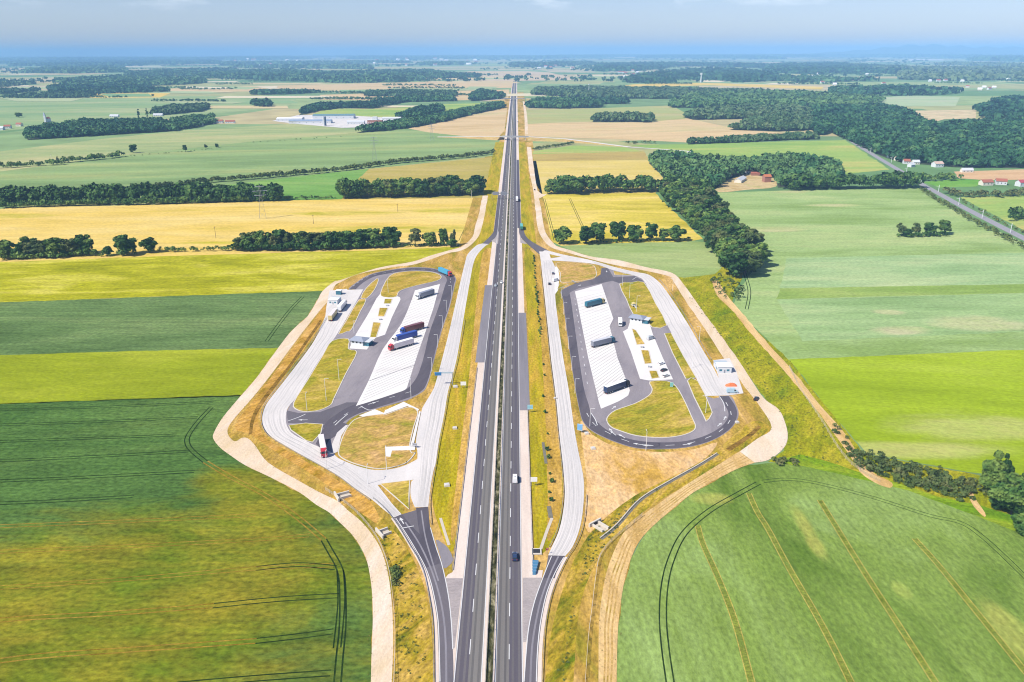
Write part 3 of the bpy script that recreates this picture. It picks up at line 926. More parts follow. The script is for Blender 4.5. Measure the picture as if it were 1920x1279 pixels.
# ramps
road("exit_ramp", [(738, 970), (752, 990), (765, 1010), (778, 1032), (790, 1053), (800, 1075), (809, 1105), (818, 1153), (821, 1196), (823, 1279), (816, 1400)], [(803, 950), (807, 995), (818, 1028), (829, 1061), (840, 1113), (846, 1164), (849, 1218), (850, 1279), (842, 1400)], 0.15, M_asph)
sheet("exit_ramp", smooth(GP([(738, 970), (752, 990), (765, 1010), (778, 1032), (790, 1053), (797, 1066)]), 4) + smooth(GP([(826, 1057), (818, 1028), (807, 992), (802, 951)]), 4) + GP([(780, 953), (784, 985), (787, 1002), (770, 985), (753, 964)]), 0.155, M_asph_new, world=True)
road("exit_ramp", [(1028, 1042), (1021, 1076), (1003, 1126), (992, 1174), (987, 1218), (982.5, 1279), (975, 1400)], [(1060, 1043), (1042.5, 1074), (1027, 1113), (1016, 1164), (1010, 1218), (1007.6, 1279), (1003, 1400)], 0.15, M_asph)
sheet("exit_ramp", [(1036, 1042), (1059, 1043), (1043, 1075), (1040, 1085), (1018, 1085), (1024, 1068)], 0.155, M_asph_new)
road("exit_ramp", [(903, 458), (921, 441), (928, 427), (929.5, 408), (932, 387)], [(915, 459), (928, 447), (935.5, 434), (937, 415), (938, 390)], 0.15, M_asph)
road("exit_ramp", [(973, 428), (975, 443), (989, 458), (1011, 477)], [(981, 428), (986, 443), (1000, 455), (1030, 471)], 0.15, M_asph)
for P in ([(835, 1085), (868, 1085), (852.5, 1215), (849, 1218), (846, 1164), (840, 1113)], [(980, 1084), (1016, 1084), (1003, 1126), (992, 1174), (986, 1205), (981, 1205)],
          [(921, 452), (928, 447), (935.5, 433), (934, 458)], [(974, 436), (977, 447), (988, 458), (976, 456)]):
    sheet("paved_gore", P, 0.17, M_pave)
sheet("paved_gore", [(835, 1085), (840, 1078), (852, 1072), (868, 1070), (868, 1085)], 0.172, M_should)
sheet("paved_gore", [(980, 1084), (980, 1065), (990, 1075), (1010, 1070), (1018, 1070), (1016, 1084)], 0.172, M_should)
sheet("asphalt_patch", [(817, 1013), (828, 1018), (840, 1028), (850, 1050), (841, 1062), (832, 1066), (826, 1045)], 0.145, M_layby, sm=2)

# wear and joint lines along the ramps
M_wear = soil("tyre_polished_asphalt", (pc(150, 146, 154), pc(160, 156, 164), pc(170, 166, 172)), 8, 2, 0.6, R(85), 6.0, 0.04, 0.06, rough=0.7, bump=0.0)
strip("wheel_wear", line_px([(760, 980), (785, 1018), (806, 1062), (822, 1110), (832, 1160), (836, 1215), (837, 1290)]), 0.55, 0.162, M_wear)
strip("wheel_wear", line_px([(790, 958), (797, 1005), (808, 1045), (822, 1090)]), 0.5, 0.164, M_wear)
strip("wheel_wear", line_px([(1047, 1044), (1031, 1078), (1014, 1126), (1003, 1176), (997, 1222), (994, 1290)]), 0.55, 0.162, M_wear)
for nm, pts in (("edge_line", [(807, 990), (818, 1028), (829, 1061), (840, 1113), (846, 1164), (849, 1218)]), ("edge_line", [(742, 972), (754, 990), (767, 1010), (780, 1032), (792, 1053), (802, 1075), (811, 1105), (820, 1153), (823, 1196), (825, 1279)]),
                ("edge_line", [(1034, 1044), (1021, 1076), (1003, 1126), (992, 1174), (987, 1218), (982.5, 1279)]), ("edge_line", [(1057, 1046), (1041, 1074), (1025, 1113), (1014, 1164), (1008, 1218), (1005.6, 1279)])):
    strip(nm, line_px(pts), 0.28, 0.178, M_paint)
strip("paved_shoulder", line_px([(736, 972), (750, 992), (763, 1012), (776, 1034), (788, 1055), (797, 1076), (806, 1106), (815, 1153), (818, 1196), (819, 1290)]), 1.2, 0.14, M_should)
strip("paved_shoulder", line_px([(1062, 1045), (1045, 1075), (1030, 1114), (1019, 1165), (1013, 1218), (1011, 1290)]), 1.2, 0.14, M_should)

# left rest area -----------------------------------------------------------
AL = [(653, 543), (668, 530), (693, 515), (727, 507), (765, 502), (798, 502), (820, 505), (843, 511), (855, 522), (853, 534), (843, 577), (828, 622), (815, 672), (807, 705), (800, 725), (793, 735), (770, 748), (757, 753), (703, 768), (670, 779), (650, 793), (640, 815), (632, 848), (610, 850), (587, 834), (552, 817), (538, 802), (535, 780), (545, 758), (557, 743), (600, 673), (632, 627), (660, 580), (668, 545)]
sheet("rest_area_asphalt", smooth(GP(AL), 3, True), 0.14, M_asph_pale, world=True)
sheet("rest_area_concrete", smooth(GP([(618, 545), (613, 575), (610, 593), (593, 632), (575, 660), (535, 712), (505, 750), (495, 768), (491, 787), (495, 803), (507, 818), (530, 833), (563, 852), (598, 871), (635, 893), (667, 917), (698, 938), (718, 955), (738, 971)]), 4)
      + GP([(753, 965)]) + smooth(GP([(735, 945), (708, 910)]), 2) + smooth(GP([(743, 905), (790, 898)]), 2) + smooth(GP([(790, 855), (783, 861), (760, 873), (735, 880), (710, 882), (690, 880), (663, 872), (635, 860), (625, 850)]), 3)
      + smooth(GP([(587, 834), (552, 816), (540, 803), (536, 788), (538, 770), (545, 758), (557, 743), (600, 673), (632, 627), (670, 563), (681, 543)]), 4), 0.16, M_conc, world=True)
road("rest_area_concrete", [(905, 457), (893, 461), (877, 477), (872, 493), (863, 530), (845, 610), (832, 662), (817, 718), (810, 735), (795, 760), (790, 773), (780, 827), (783, 852), (778, 895), (771, 905), (770, 930), (778, 952)], [(917, 458), (911, 461), (897, 475), (888, 493), (882, 523), (870, 593), (858, 665), (848, 707), (840, 735), (833, 777), (823, 827), (817, 868), (813, 882), (807, 915), (803, 951)], 0.165, M_conc)
# darker inside lane of the loop
road("loop_lane", [(655, 543), (669, 531), (694, 516), (727, 508), (765, 503), (798, 503), (820, 506), (842, 512), (853, 522), (851, 534), (841, 577), (826, 622), (813, 672), (805, 705), (798, 724), (791, 733), (770, 745), (703, 766), (670, 777), (640, 795), (615, 820)],
     [(667, 543), (680, 531), (702, 519), (730, 513), (765, 508), (798, 508), (818, 511), (832, 517), (838, 525), (834, 537), (822, 577), (806, 622), (795, 668), (785, 700), (776, 716), (765, 728), (750, 735), (690, 752), (655, 763), (620, 785), (605, 800)], 0.15, M_asph_new)
sheet("loop_lane", [(537, 770), (560, 775), (600, 773), (622, 765), (650, 755), (680, 755), (660, 778), (640, 795), (615, 796), (570, 795), (540, 794)], 0.148, M_asph)
sheet("loop_lane", [(610, 797), (640, 792), (652, 796), (640, 812), (618, 825), (606, 845), (592, 833)], 0.153, M_asph_new)
# truck parking
bayL = sheet("truck_parking", smooth(GP([(778, 545), (825, 533)]), 2) + smooth(GP([(813, 577), (798, 622), (783, 665), (767, 715), (762, 729), (754, 734)]), 3) + smooth(GP([(715, 747), (673, 760), (670, 757), (692, 713), (718, 655), (753, 607), (773, 560)]), 3), 0.175, M_conc_w, world=True)
bayR = sheet("truck_parking", GP([(1078, 547), (1128, 533), (1150, 598), (1143, 612), (1158, 672), (1173, 710), (1181, 732)]) + smooth(GP([(1178, 742), (1160, 753), (1127, 767)]), 3) + GP([(1123, 755), (1103, 672), (1083, 570)]), 0.175, M_conc_w, world=True)
sheet("parking_strip", [(653, 797), (640, 818), (633, 848), (624, 851), (622, 835), (632, 812), (648, 798)], 0.17, M_conc)
# bay joints
M_joint = plain("concrete_joint", pc(184, 180, 177), 0.8)


def joints(par, c0, c1, e0, e1, n):
    """n joints from edge line c0-c1 to edge line e0-e1"""
    mb = MB()
    for i in range(n):
        t = (i + 0.5) / n
        a = G(c0[0] + (c1[0] - c0[0]) * t, c0[1] + (c1[1] - c0[1]) * t)
        b = G(e0[0] + (e1[0] - e0[0]) * t, e0[1] + (e1[1] - e0[1]) * t)
        d = Vector((b[0] - a[0], b[1] - a[1]))
        p = Vector((-d.y, d.x)).normalized() * 0.14
        mb.add([(a[0] - p.x, a[1] - p.y, 0.183), (b[0] - p.x, b[1] - p.y, 0.183), (b[0] + p.x, b[1] + p.y, 0.183), (a[0] + p.x, a[1] + p.y, 0.183)], [(0, 1, 2, 3)])
    mb.build("bay_marking", M_joint, par)


joints(bayL, (773, 560), (676, 756), (822, 540), (768, 716), 34)
joints(bayR, (1080, 558), (1121, 750), (1133, 545), (1172, 708), 34)
gt = line_px([(692, 715), (778, 685)], 2)
strip("drain_channel_grate", gt, 0.5, 0.187, plain("dark_grate", (0.16, 0.16, 0.17, 1), 0.6))
# plazas
sheet("plaza", GP([(706, 560), (718, 545), (750, 558), (751, 562), (735, 595), (722, 628), (704, 634), (688, 656), (655, 654), (668, 626), (690, 590)]), 0.172, M_conc_w, world=True)
sheet("plaza", GP([(1168, 622), (1177, 617), (1183, 598), (1192, 594), (1217, 604), (1224, 627), (1243, 672), (1262, 712), (1217, 714), (1200, 711), (1183, 660)]), 0.172, M_conc_w, world=True)
sheet("station_forecourt", GP([(618, 546), (650, 542), (655, 548), (640, 575), (628, 598), (610, 594), (612, 575)]), 0.168, M_conc, world=True)
sheet("station_forecourt", GP([(1337, 676), (1368, 672), (1380, 695), (1394, 738), (1365, 742), (1348, 710)]), 0.168, M_conc, world=True)
sheet("sidewalk", [(673, 780), (703, 768), (720, 775), (722, 770), (757, 754), (763, 757), (786, 768), (783, 772), (764, 762), (722, 777), (717, 777), (680, 782)], 0.19, M_conc_w)
# right rest area
AR = [(1052, 545), (1080, 532), (1112, 525), (1127, 516), (1128, 503), (1147, 505), (1193, 518), (1208, 528), (1218, 547), (1235, 580), (1258, 623), (1285, 673), (1323, 743), (1367, 742), (1380, 760), (1385, 777), (1378, 795), (1360, 813), (1327, 830), (1285, 840), (1235, 843), (1193, 841), (1160, 832), (1130, 820), (1107, 807), (1093, 792), (1087, 773), (1078, 727), (1068, 660), (1060, 602), (1055, 560)]
sheet("rest_area_asphalt", smooth(GP(AR), 3, True), 0.14, M_asph_pale, world=True)
road("loop_lane", [(1053, 545), (1056, 560), (1061, 602), (1069, 660), (1079, 727), (1088, 773), (1094, 791), (1108, 806), (1131, 819), (1161, 831), (1194, 840), (1235, 842), (1285, 839), (1327, 829), (1359, 812), (1376, 795), (1382, 777), (1378, 761), (1366, 743)],
     [(1066, 545), (1070, 560), (1076, 602), (1084, 660), (1094, 725), (1104, 760), (1108, 775), (1120, 792), (1140, 808), (1168, 820), (1197, 827), (1235, 830), (1282, 828), (1318, 819), (1346, 805), (1361, 791), (1366, 777), (1360, 762), (1347, 743)], 0.15, M_asph_new)
sheet("loop_lane", GP([(1052, 545), (1080, 531), (1112, 524), (1126, 515), (1128, 503), (1140, 503), (1150, 520), (1190, 518), (1207, 528), (1160, 531), (1148, 527), (1120, 533), (1085, 541), (1070, 548), (1064, 556), (1054, 556)]), 0.152, M_asph, world=True)
sheet("rest_area_concrete", smooth(GP([(1017, 473), (1025, 470), (1057, 478), (1107, 488), (1152, 501), (1190, 510), (1215, 515), (1233, 527), (1247, 543), (1267, 572), (1293, 613), (1315, 652), (1336, 687), (1348, 710), (1366, 742)]), 4)
      + smooth(GP([(1324, 743), (1285, 673), (1258, 623), (1235, 580), (1218, 547), (1208, 528), (1193, 518), (1147, 506), (1117, 496), (1073, 491), (1037, 489), (1030, 487)]), 4), 0.16, M_conc, world=True)
road("rest_area_concrete", [(1011, 472), (1014, 490), (1018, 527), (1025, 593), (1033, 672), (1042, 743), (1048, 810), (1055, 873), (1059, 923), (1055, 965), (1047, 998), (1032, 1032), (1028, 1042)], [(1027, 472), (1034, 487), (1042, 505), (1044, 530), (1041, 553), (1045, 593), (1055, 665), (1067, 735), (1075, 793), (1083, 840), (1093, 890), (1095, 923), (1092, 965), (1085, 998), (1073, 1027), (1060, 1043)], 0.165, M_conc)
sheet("parking_strip", [(1041, 500), (1046, 502), (1049, 520), (1046, 545), (1040, 553), (1040, 520)], 0.17, M_conc_w)

# raised grass islands with kerbs
M_isl = soil("island_grass", (pc(160, 152, 44), pc(200, 170, 66), pc(226, 190, 110)), 12, 3, 1.0, R(30), 2.0, 0.24, 0.2)
M_isl_g = soil("island_grass_greener", (pc(146, 152, 40), pc(188, 170, 56), pc(224, 190, 104)), 14, 3, 1.0, R(30), 2.0, 0.24, 0.2)
M_isl_r = soil("island_bare_soil", (pc(166, 160, 54), pc(208, 172, 92), pc(228, 184, 122)), 11, 3, 1.0, R(30), 1.4, 0.24, 0.2)
M_kerb = plain("kerb_concrete", pc(236, 228, 214), 0.8, noise=0.05)


def island(pts, m, sm=3):
    P = ccw(smooth(GP(pts), sm, True) if sm else GP(pts))
    o = link("grass_island", sheet_mesh("grass_island", offset(P, 0.3, True), 0.285, 0.1), m)
    o["kind"] = "structure"
    link("kerb", band_mesh("kerb", P, offset(P, 0.45, True), 0.30, True, 0.12), M_kerb, o)


island([(730, 518), (757, 510), (790, 509), (815, 512), (828, 519), (820, 527), (790, 534), (760, 542), (748, 548), (743, 557), (722, 558), (713, 550)], M_isl)
island([(706, 523), (710, 527), (702, 545), (688, 560), (676, 559), (686, 541)], M_isl, 2)
island([(672, 563), (687, 563), (676, 585), (660, 618), (652, 622), (634, 627), (650, 600)], M_isl, 2)
island([(721, 561), (736, 561), (733, 570), (719, 570)], M_isl, 0)
island([(711, 578), (728, 578), (721, 594), (708, 594)], M_isl, 0)
island([(699, 605), (715, 606), (706, 633), (693, 633)], M_isl, 0)
island([(622, 640), (654, 636), (654, 655), (670, 661), (650, 700), (627, 748), (621, 760), (600, 770), (575, 773), (556, 769), (550, 756), (575, 715), (604, 668)], M_isl_g, 3)
island([(541, 798), (606, 796), (587, 830), (560, 818)], M_isl_g, 2)
island([(672, 784), (718, 777), (723, 778), (765, 764), (784, 773), (777, 800), (769, 836), (773, 850), (780, 849), (764, 868), (738, 877), (708, 880), (680, 875), (655, 867), (637, 857), (634, 846), (641, 822), (653, 799)], M_isl_r, 3)
island([(712, 908), (769, 901), (768, 930), (767, 956), (740, 933)], M_isl_g, 0)
sheet("sidewalk", [(722, 839), (779, 837), (778, 845), (735, 846), (732, 858), (724, 857)], 0.31, M_conc_w)
sheet("sidewalk", [(786, 772), (789, 773), (775, 838), (769, 838)], 0.31, M_conc_w)
# right
island([(1042, 494), (1073, 492), (1110, 497), (1118, 508), (1116, 521), (1090, 528), (1062, 530), (1050, 528), (1050, 512)], M_isl_r, 3)
island([(1048, 533), (1066, 534), (1045, 543)], M_isl, 0)
island([(1150, 508), (1188, 517), (1152, 516)], M_isl, 0)
island([(1030, 477), (1053, 482), (1032, 485)], M_isl, 0)
island([(1161, 533), (1184, 530), (1208, 530), (1230, 570), (1251, 611), (1222, 614), (1213, 602), (1188, 592), (1174, 562)], M_isl_g, 2)
island([(1245, 626), (1259, 625), (1282, 668), (1306, 709), (1285, 711), (1260, 662)], M_isl_g, 0)
island([(1288, 715), (1309, 715), (1333, 765), (1335, 778), (1325, 791), (1318, 780)], M_isl_g, 2)
island([(1218, 716), (1250, 715), (1268, 725), (1284, 752), (1298, 783), (1305, 800), (1299, 810), (1277, 818), (1240, 822), (1193, 818), (1160, 808), (1146, 802), (1138, 793), (1138, 783), (1153, 770), (1190, 757), (1216, 742), (1222, 730)], M_isl_g, 3)
island([(1184, 617), (1193, 620), (1210, 646), (1193, 647)], M_isl, 0)
island([(1201, 657), (1217, 658), (1223, 682), (1208, 683)], M_isl, 0)
island([(1216, 696), (1232, 696), (1237, 709), (1221, 711)], M_isl, 0)

# road paint inside the rest areas
for pts, d, g in (([(662, 537), (690, 519), (730, 510.5), (765, 505.5), (800, 505.5), (822, 509), (843, 518), (844, 532)], 3, 5), ([(1100, 775), (1115, 797), (1140, 812), (1168, 825), (1197, 833), (1235, 836), (1285, 833), (1322, 823), (1350, 809), (1367, 792), (1371, 777), (1366, 764), (1355, 745)], 4, 6),
                  ([(1078, 560), (1084, 602), (1092, 660), (1102, 725)], 3, 9), ([(770, 735), (700, 756), (650, 776), (615, 803)], 3, 6)):
    dashes("lane_marking", line_px(pts), 0.3, 0.185, M_paint, d, g)["kind"] = "structure"
for pts in ([(1108, 775), (1116, 787), (1120, 798)], [(1349, 744), (1357, 757), (1359, 772)], [(652, 777), (640, 787), (628, 798)], [(676, 762), (690, 769), (702, 769)], [(540, 790), (560, 783), (573, 777)], [(1186, 525), (1194, 520), (1202, 522)], [(755, 991), (765, 989), (776, 987)]):
    strip("road_marking", line_px(pts, 3), 0.4, 0.187, M_paint)


def arrow(px, py, qx, qy):
    a, b = Vector(G(px, py)), Vector(G(qx, qy))
    d = (b - a).normalized()
    p = Vector((-d.y, d.x))
    pts = [a + p * .2, a - p * .2, a + d * 2.6 - p * .2, a + d * 2.6 - p * .75, a + d * 4.6, a + d * 2.6 + p * .75, a + d * 2.6 + p * .2]
    o = link("road_arrow", sheet_mesh("road_arrow", [tuple(v) for v in pts], 0.189), M_paint)
    o["kind"] = "structure"


for t in ((1150, 812, 1147, 809), (1155, 817, 1151, 814), (1172, 822, 1167, 819), (1206, 835, 1200, 834), (1225, 836, 1219, 836), (1280, 835, 1286, 834), (1345, 800, 1350, 796), (1357, 788, 1360, 783), (1083, 537, 1088, 535), (1137, 508, 1138, 512), (757, 983, 754, 978), (577, 788, 570, 788), (690, 759, 697, 757), (1147, 768, 1152, 764)):
    arrow(*t)

# tractor tracks in the crops ------------------------------------------------
M_trk_y = soil("flattened_yellow_crop", (pc(186, 172, 76), pc(202, 186, 96), pc(176, 168, 76)), 6, 2, 0.6, 0, 1.5, 0.15, 0.2)
M_trk_d = soil("dark_wheel_track", (pc(34, 54, 20), pc(44, 66, 26), pc(60, 82, 32)), 6, 2, 0.6, 0, 1.5, 0.2, 0.2)  # sunken wheel tracks, with the shade between the crop put into the colour


M_trk_b = soil("brownish_crop_between_tracks", (pc(122, 138, 46), pc(144, 154, 60), pc(128, 150, 62)), 6, 2, 0.6, 0, 1.5, 0.25, 0.25)


M_trk_o = soil("olive_wheel_track", (pc(140, 112, 30), pc(166, 136, 48), pc(184, 156, 66)), 8, 2, 0.6, 0, 1.5, 0.25, 0.3)


def tramline(pts, m, gauge=1.9, w=0.5, z=0.045):
    C = line_px(pts, 6)
    mb = MB()
    for s in (-1, 1):
        A, B = offset(C, s * gauge / 2 + w / 2), offset(C, s * gauge / 2 - w / 2)
        n = len(C)
        mb.add([(p[0], p[1], z) for p in A] + [(p[0], p[1], z) for p in B], [(i, i + 1, i + 1 + n, i + n) for i in range(n - 1)])
    mb.build("tractor_track", m)["kind"] = "structure"
    if m is M_trk_y:
        strip("tractor_track", C, gauge - w, z - 0.004, M_trk_b)


for pts in ([(-300, 778), (0, 769), (200, 763), (400, 754)], [(-300, 805), (0, 797), (180, 791), (370, 783)], [(-300, 838), (0, 828), (170, 822), (330, 816)], [(-300, 872), (0, 864), (200, 855), (355, 846)], [(-300, 912), (0, 902), (200, 893), (365, 884)], [(-300, 955), (0, 944), (130, 938), (250, 931)],
            [(396, 764), (372, 790), (354, 815), (351, 830), (360, 845), (385, 866)], [(607, 1012), (620, 1035), (634, 1060), (641, 1085), (643, 1130), (642, 1180), (637, 1230), (632, 1290), (622, 1420)]):
    tramline(pts, M_trk_d, w=0.5)
for pts in ([(385, 866), (430, 893), (500, 930), (560, 972), (607, 1012)], [(-300, 1302), (0, 1239), (250, 1218), (480, 1202)], [(-300, 1200), (0, 1163), (200, 1151), (400, 1136)]):
    tramline(pts, M_trk_o)
for pts in ([(-300, 1000), (0, 987), (250, 977), (480, 966)], [(-300, 1052), (0, 1035), (250, 1024), (480, 1012), (580, 1004)], [(-300, 1118), (0, 1102), (250, 1085), (480, 1066), (625, 1060)]):
    tramline(pts, M_trk_o, w=0.35)
for pts in ([(480, 1202), (560, 1193), (625, 1184)], [(400, 1136), (520, 1124), (635, 1117)], [(480, 1066), (560, 1059), (630, 1065)], [(632, 1215), (640, 1130), (638, 1070)], [(330, 1285), (480, 1272), (620, 1262)],
            [(1422, 906), (1385, 926), (1330, 958), (1283, 1000), (1258, 1050), (1246, 1100), (1243, 1160), (1248, 1220), (1258, 1290), (1275, 1420)]):
    tramline(pts, M_trk_d, w=0.45, gauge=2.1)
for pts in ([(1430, 903), (1480, 899), (1540, 908), (1640, 934), (1740, 966), (1800, 980), (1840, 1005), (1900, 1060), (1960, 1120)],):
    tramline(pts, M_trk_d, w=0.3)
for pts in ([(1404, 925), (1420, 960), (1440, 992), (1480, 1066), (1540, 1170), (1598, 1285), (1660, 1420)], [(1308, 985), (1318, 1020), (1345, 1080), (1378, 1165), (1412, 1290), (1450, 1420)], [(1537, 938), (1560, 975), (1620, 1072), (1690, 1180), (1760, 1290), (1850, 1430)], [(1715, 1010), (1760, 1060), (1830, 1146), (1935, 1275), (2050, 1420)]):
    tramline(pts, M_trk_y, w=0.3)
for pts in ([(568, 556), (545, 580), (520, 612), (500, 640)],):
    tramline(pts, M_trk_d, w=0.5)
for pts in ([(1020, 372), (1030, 410), (1041, 452)], [(1068, 372), (1090, 420), (1100, 440)], [(884, 400), (872, 430), (862, 452)], [(1400, 480), (1395, 505), (1405, 545), (1400, 580)]):
    tramline(pts, M_trk_d, w=0.5, z=0.065)

# ------------------------------------------------------------------ trees, hedges, woods
M_leaf = foliage("leaves_dark", (0.018, 0.056, 0.012, 1), (0.055, 0.125, 0.024, 1), (0.155, 0.225, 0.045, 1))
M_leaf2 = foliage("leaves_olive", (0.045, 0.075, 0.022, 1), (0.075, 0.11, 0.03, 1), (0.13, 0.14, 0.045, 1))
M_wood = foliage("woodland_leaves", (0.010, 0.050, 0.024, 1), (0.036, 0.115, 0.038, 1), (0.11, 0.20, 0.06, 1), 0.028)
M_wood2 = foliage("pale_woodland_leaves", (0.025, 0.07, 0.03, 1), (0.06, 0.125, 0.045, 1), (0.13, 0.18, 0.075, 1), 0.06)
M_shrub = foliage("shrub_leaves", (0.05, 0.085, 0.02, 1), (0.085, 0.125, 0.028, 1), (0.15, 0.16, 0.04, 1), 0.3)
M_bark = plain("bark", (0.10, 0.075, 0.055, 1), 0.9, noise=0.3, scale=3)
M_floor = plain("shaded_woodland_floor", (0.045, 0.06, 0.03, 1), 1.0, noise=0.4, scale=0.1)  # floor colour carries the shade, so gaps between the crowns look dark


def leaf_quads(C, Nrm, size, rng):
    """one randomly turned leaf spray per centre, leaning along Nrm"""
    n = len(C)
    N = Nrm + rng.normal(0, 0.55, (n, 3))
    N /= np.linalg.norm(N, axis=1)[:, None] + 1e-9
    T = np.cross(N, rng.normal(0, 1, (n, 3)))
    T /= np.linalg.norm(T, axis=1)[:, None] + 1e-9
    B = np.cross(N, T)
    s = (size * rng.uniform(0.6, 1.35, n))[:, None]
    a = rng.uniform(0.55, 1.0, n)[:, None]
    V = np.stack([C - T * s * 0.5 - B * s * a * 0.35, C + T * s * 0.45 - B * s * a * 0.5, C + T * s * 0.5 + B * s * a * 0.4, C - T * s * 0.4 + B * s * a * 0.5], 1)
    return V.reshape(-1, 3)


def crown_points(rng, n, lobes):
    w = np.array([l[3] * l[3] for l in lobes])
    k = rng.choice(len(lobes), n, p=w / w.sum())
    L = np.array(lobes)[k]
    d = rng.normal(0, 1, (n, 3))
    d /= np.linalg.norm(d, axis=1)[:, None]
    d[:, 2] = np.where(d[:, 2] < -0.55, -d[:, 2], d[:, 2])
    rr = rng.uniform(0.62, 1.06, n)[:, None]
    C = L[:, :3] + d * rr * L[:, 3:4] * np.array([1, 1, 0.9])
    return C, d


def make_crown(seed, n, leaf, spread=0.40, tall=1.0, base=0.10, lob=11):
    """crown of a tree one unit high"""
    rng = np.random.default_rng(seed)
    lobes = [(0, 0, 0.58, spread * 0.62), (0.02, -0.03, 0.42, spread * 0.66)]
    for i in range(lob):
        a = rng.uniform(0, 2 * math.pi)
        z = rng.uniform(base + 0.06, 0.88)
        prof = math.sin(math.pi * min(0.97, max(0.1, (z - base) / (1.05 - base)))) ** 0.6
        d = spread * prof * rng.uniform(0.4, 0.75)
        lobes.append((d * math.cos(a), d * math.sin(a), z * tall, spread * rng.uniform(0.26, 0.46)))
    C, d = crown_points(rng, n, lobes)
    C[:, 2] = np.clip(C[:, 2], base * 0.7, 1.06)
    V = leaf_quads(C, d, leaf, rng)
    return np_mesh("crown", V, np.arange(n * 4).reshape(n, 4))


def make_trunk(seed):
    rnd = random.Random(seed)
    mb = MB()
    mb.cyl((0, 0, -0.01), (0.01, 0, 0.28), 0.024, 0.017, 7)
    mb.cyl((0.01, 0, 0.28), (0.0, 0.01, 0.62), 0.017, 0.007, 6)
    for i in range(6):
        a = rnd.uniform(0, 6.28)
        z = rnd.uniform(0.22, 0.5)
        q = rnd.uniform(0.14, 0.27)
        mb.cyl((0.008, 0, z), (q * math.cos(a), q * math.sin(a), z + rnd.uniform(0.12, 0.26)), 0.010, 0.003, 5)
    return mb.mesh("trunk")


CROWNS = [make_crown(s, 1500, 0.095, sp) for s, sp in ((1, 0.40), (2, 0.36), (3, 0.45), (4, 0.33), (5, 0.42))]
CROWN_BIG = [make_crown(s, 7000, 0.052, sp, lob=15) for s, sp in ((21, 0.36), (22, 0.42))]
CROWN_THIN = [make_crown(s, 850, 0.085, 0.36, base=0.25, lob=8) for s in (31, 32)]
CROWN_POPLAR = make_crown(41, 900, 0.07, 0.14, base=0.05, lob=9)
TRUNKS = [make_trunk(s) for s in (1, 2, 3)]
for me_ in CROWNS + CROWN_BIG + [CROWN_POPLAR]:
    me_.materials.append(M_leaf)
for me_ in CROWN_THIN:
    me_.materials.append(M_leaf2)
for me_ in TRUNKS:
    me_.materials.append(M_bark)


def obj_me(name, me, parent):
    o = bpy.data.objects.new(name, me)
    COL.objects.link(o)
    o.parent = parent
    return o


def tree(x, y, h, label, group, crown=None, wide=1.0, olive=False, name="tree"):
    r = empty(name, (x, y, 0.0), random.uniform(0, 6.28), label, "tree", group)
    obj_me("trunk", random.choice(TRUNKS), r).scale = (h, h, h)
    c = obj_me("crown", crown or random.choice(CROWNS), r)
    c.scale = (h * wide, h * wide, h)
    if olive:
        c.material_slots[0].link = 'OBJECT'
        c.material_slots[0].material = M_leaf2
    return r


def inside(p, P):
    x, y = p
    c = False
    j = len(P) - 1
    for i in range(len(P)):
        if (P[i][1] > y) != (P[j][1] > y) and x < (P[j][0] - P[i][0]) * (y - P[i][1]) / (P[j][1] - P[i][1]) + P[i][0]:
            c = not c
        j = i
    return c


def fill(px, s, seed=0):
    rnd = random.Random(seed)
    P = GP(px)
    x0, x1 = min(p[0] for p in P), max(p[0] for p in P)
    y0, y1 = min(p[1] for p in P), max(p[1] for p in P)
    out = []
    y, k = y0 + s * 0.3, 0
    while y < y1 + s * 0.3:
        x = x0 + (s * 0.5 if k % 2 else 0.1)
        while x < x1 + s * 0.5:
            q = (x + rnd.uniform(-.33, .33) * s, y + rnd.uniform(-.33, .33) * s)
            if inside(q, P):
                out.append(q)
            x += s
        y += s * 0.87
        k += 1
    return out


# stands of trees: (footprint, spacing, height, label, group)
STANDS = [
    ([(0, 392), (30, 386), (120, 384), (260, 382), (400, 380), (520, 377), (522, 370), (400, 368), (200, 372), (40, 376), (0, 382)], 8.0, 14, "dark tree in the long left row behind the golden field", "trees of the long left row"),
    ([(635, 373), (757, 371), (756, 364), (640, 366)], 8.0, 16, "dark tree in the short dense block left of the gap beside the golden field", "trees of the short block"),
    ([(768, 371), (903, 366), (902, 360), (770, 364)], 8.0, 16, "dark tree in the dense block nearest the motorway behind the golden field", "trees of the block nearest the motorway"),
    ([(0, 488), (66, 485), (170, 480), (174, 475), (60, 478), (0, 480)], 7.5, 12.5, "dark tree at the left end of the broken row before the yellow field", "trees at the left end of the broken row"),
    ([(440, 470), (560, 469), (650, 466), (748, 463), (745, 458), (560, 464), (440, 466)], 7.5, 12, "dark tree in the middle of the broken row before the yellow field", "trees of the broken row"),
    ([(1026, 365), (1232, 361), (1234, 353), (1030, 357)], 8.0, 15, "dark tree in the straight right row between two golden fields", "trees of the straight right row"),
    ([(1238, 366), (1246, 352), (1320, 358), (1336, 385), (1352, 410), (1380, 440), (1405, 462), (1426, 500), (1395, 525), (1360, 520), (1352, 490), (1325, 455), (1300, 428), (1270, 400)], 9.5, 15, "broad dark tree in the curving belt beside the pale green field", "trees of the curving belt"),
    ([(1456, 358), (1560, 357), (1722, 354), (1716, 347), (1560, 350), (1460, 352)], 9.0, 14, "dark tree in the row along the top of the pale green field", "trees above the pale green field"),
]
cand = []
for si, (px, s, h, lab, grp) in enumerate(STANDS):
    for (x, y) in fill(px, s, si):
        cand.append((math.hypot(x, y), x, y, h * random.uniform(0.6, 1.22), lab, grp))
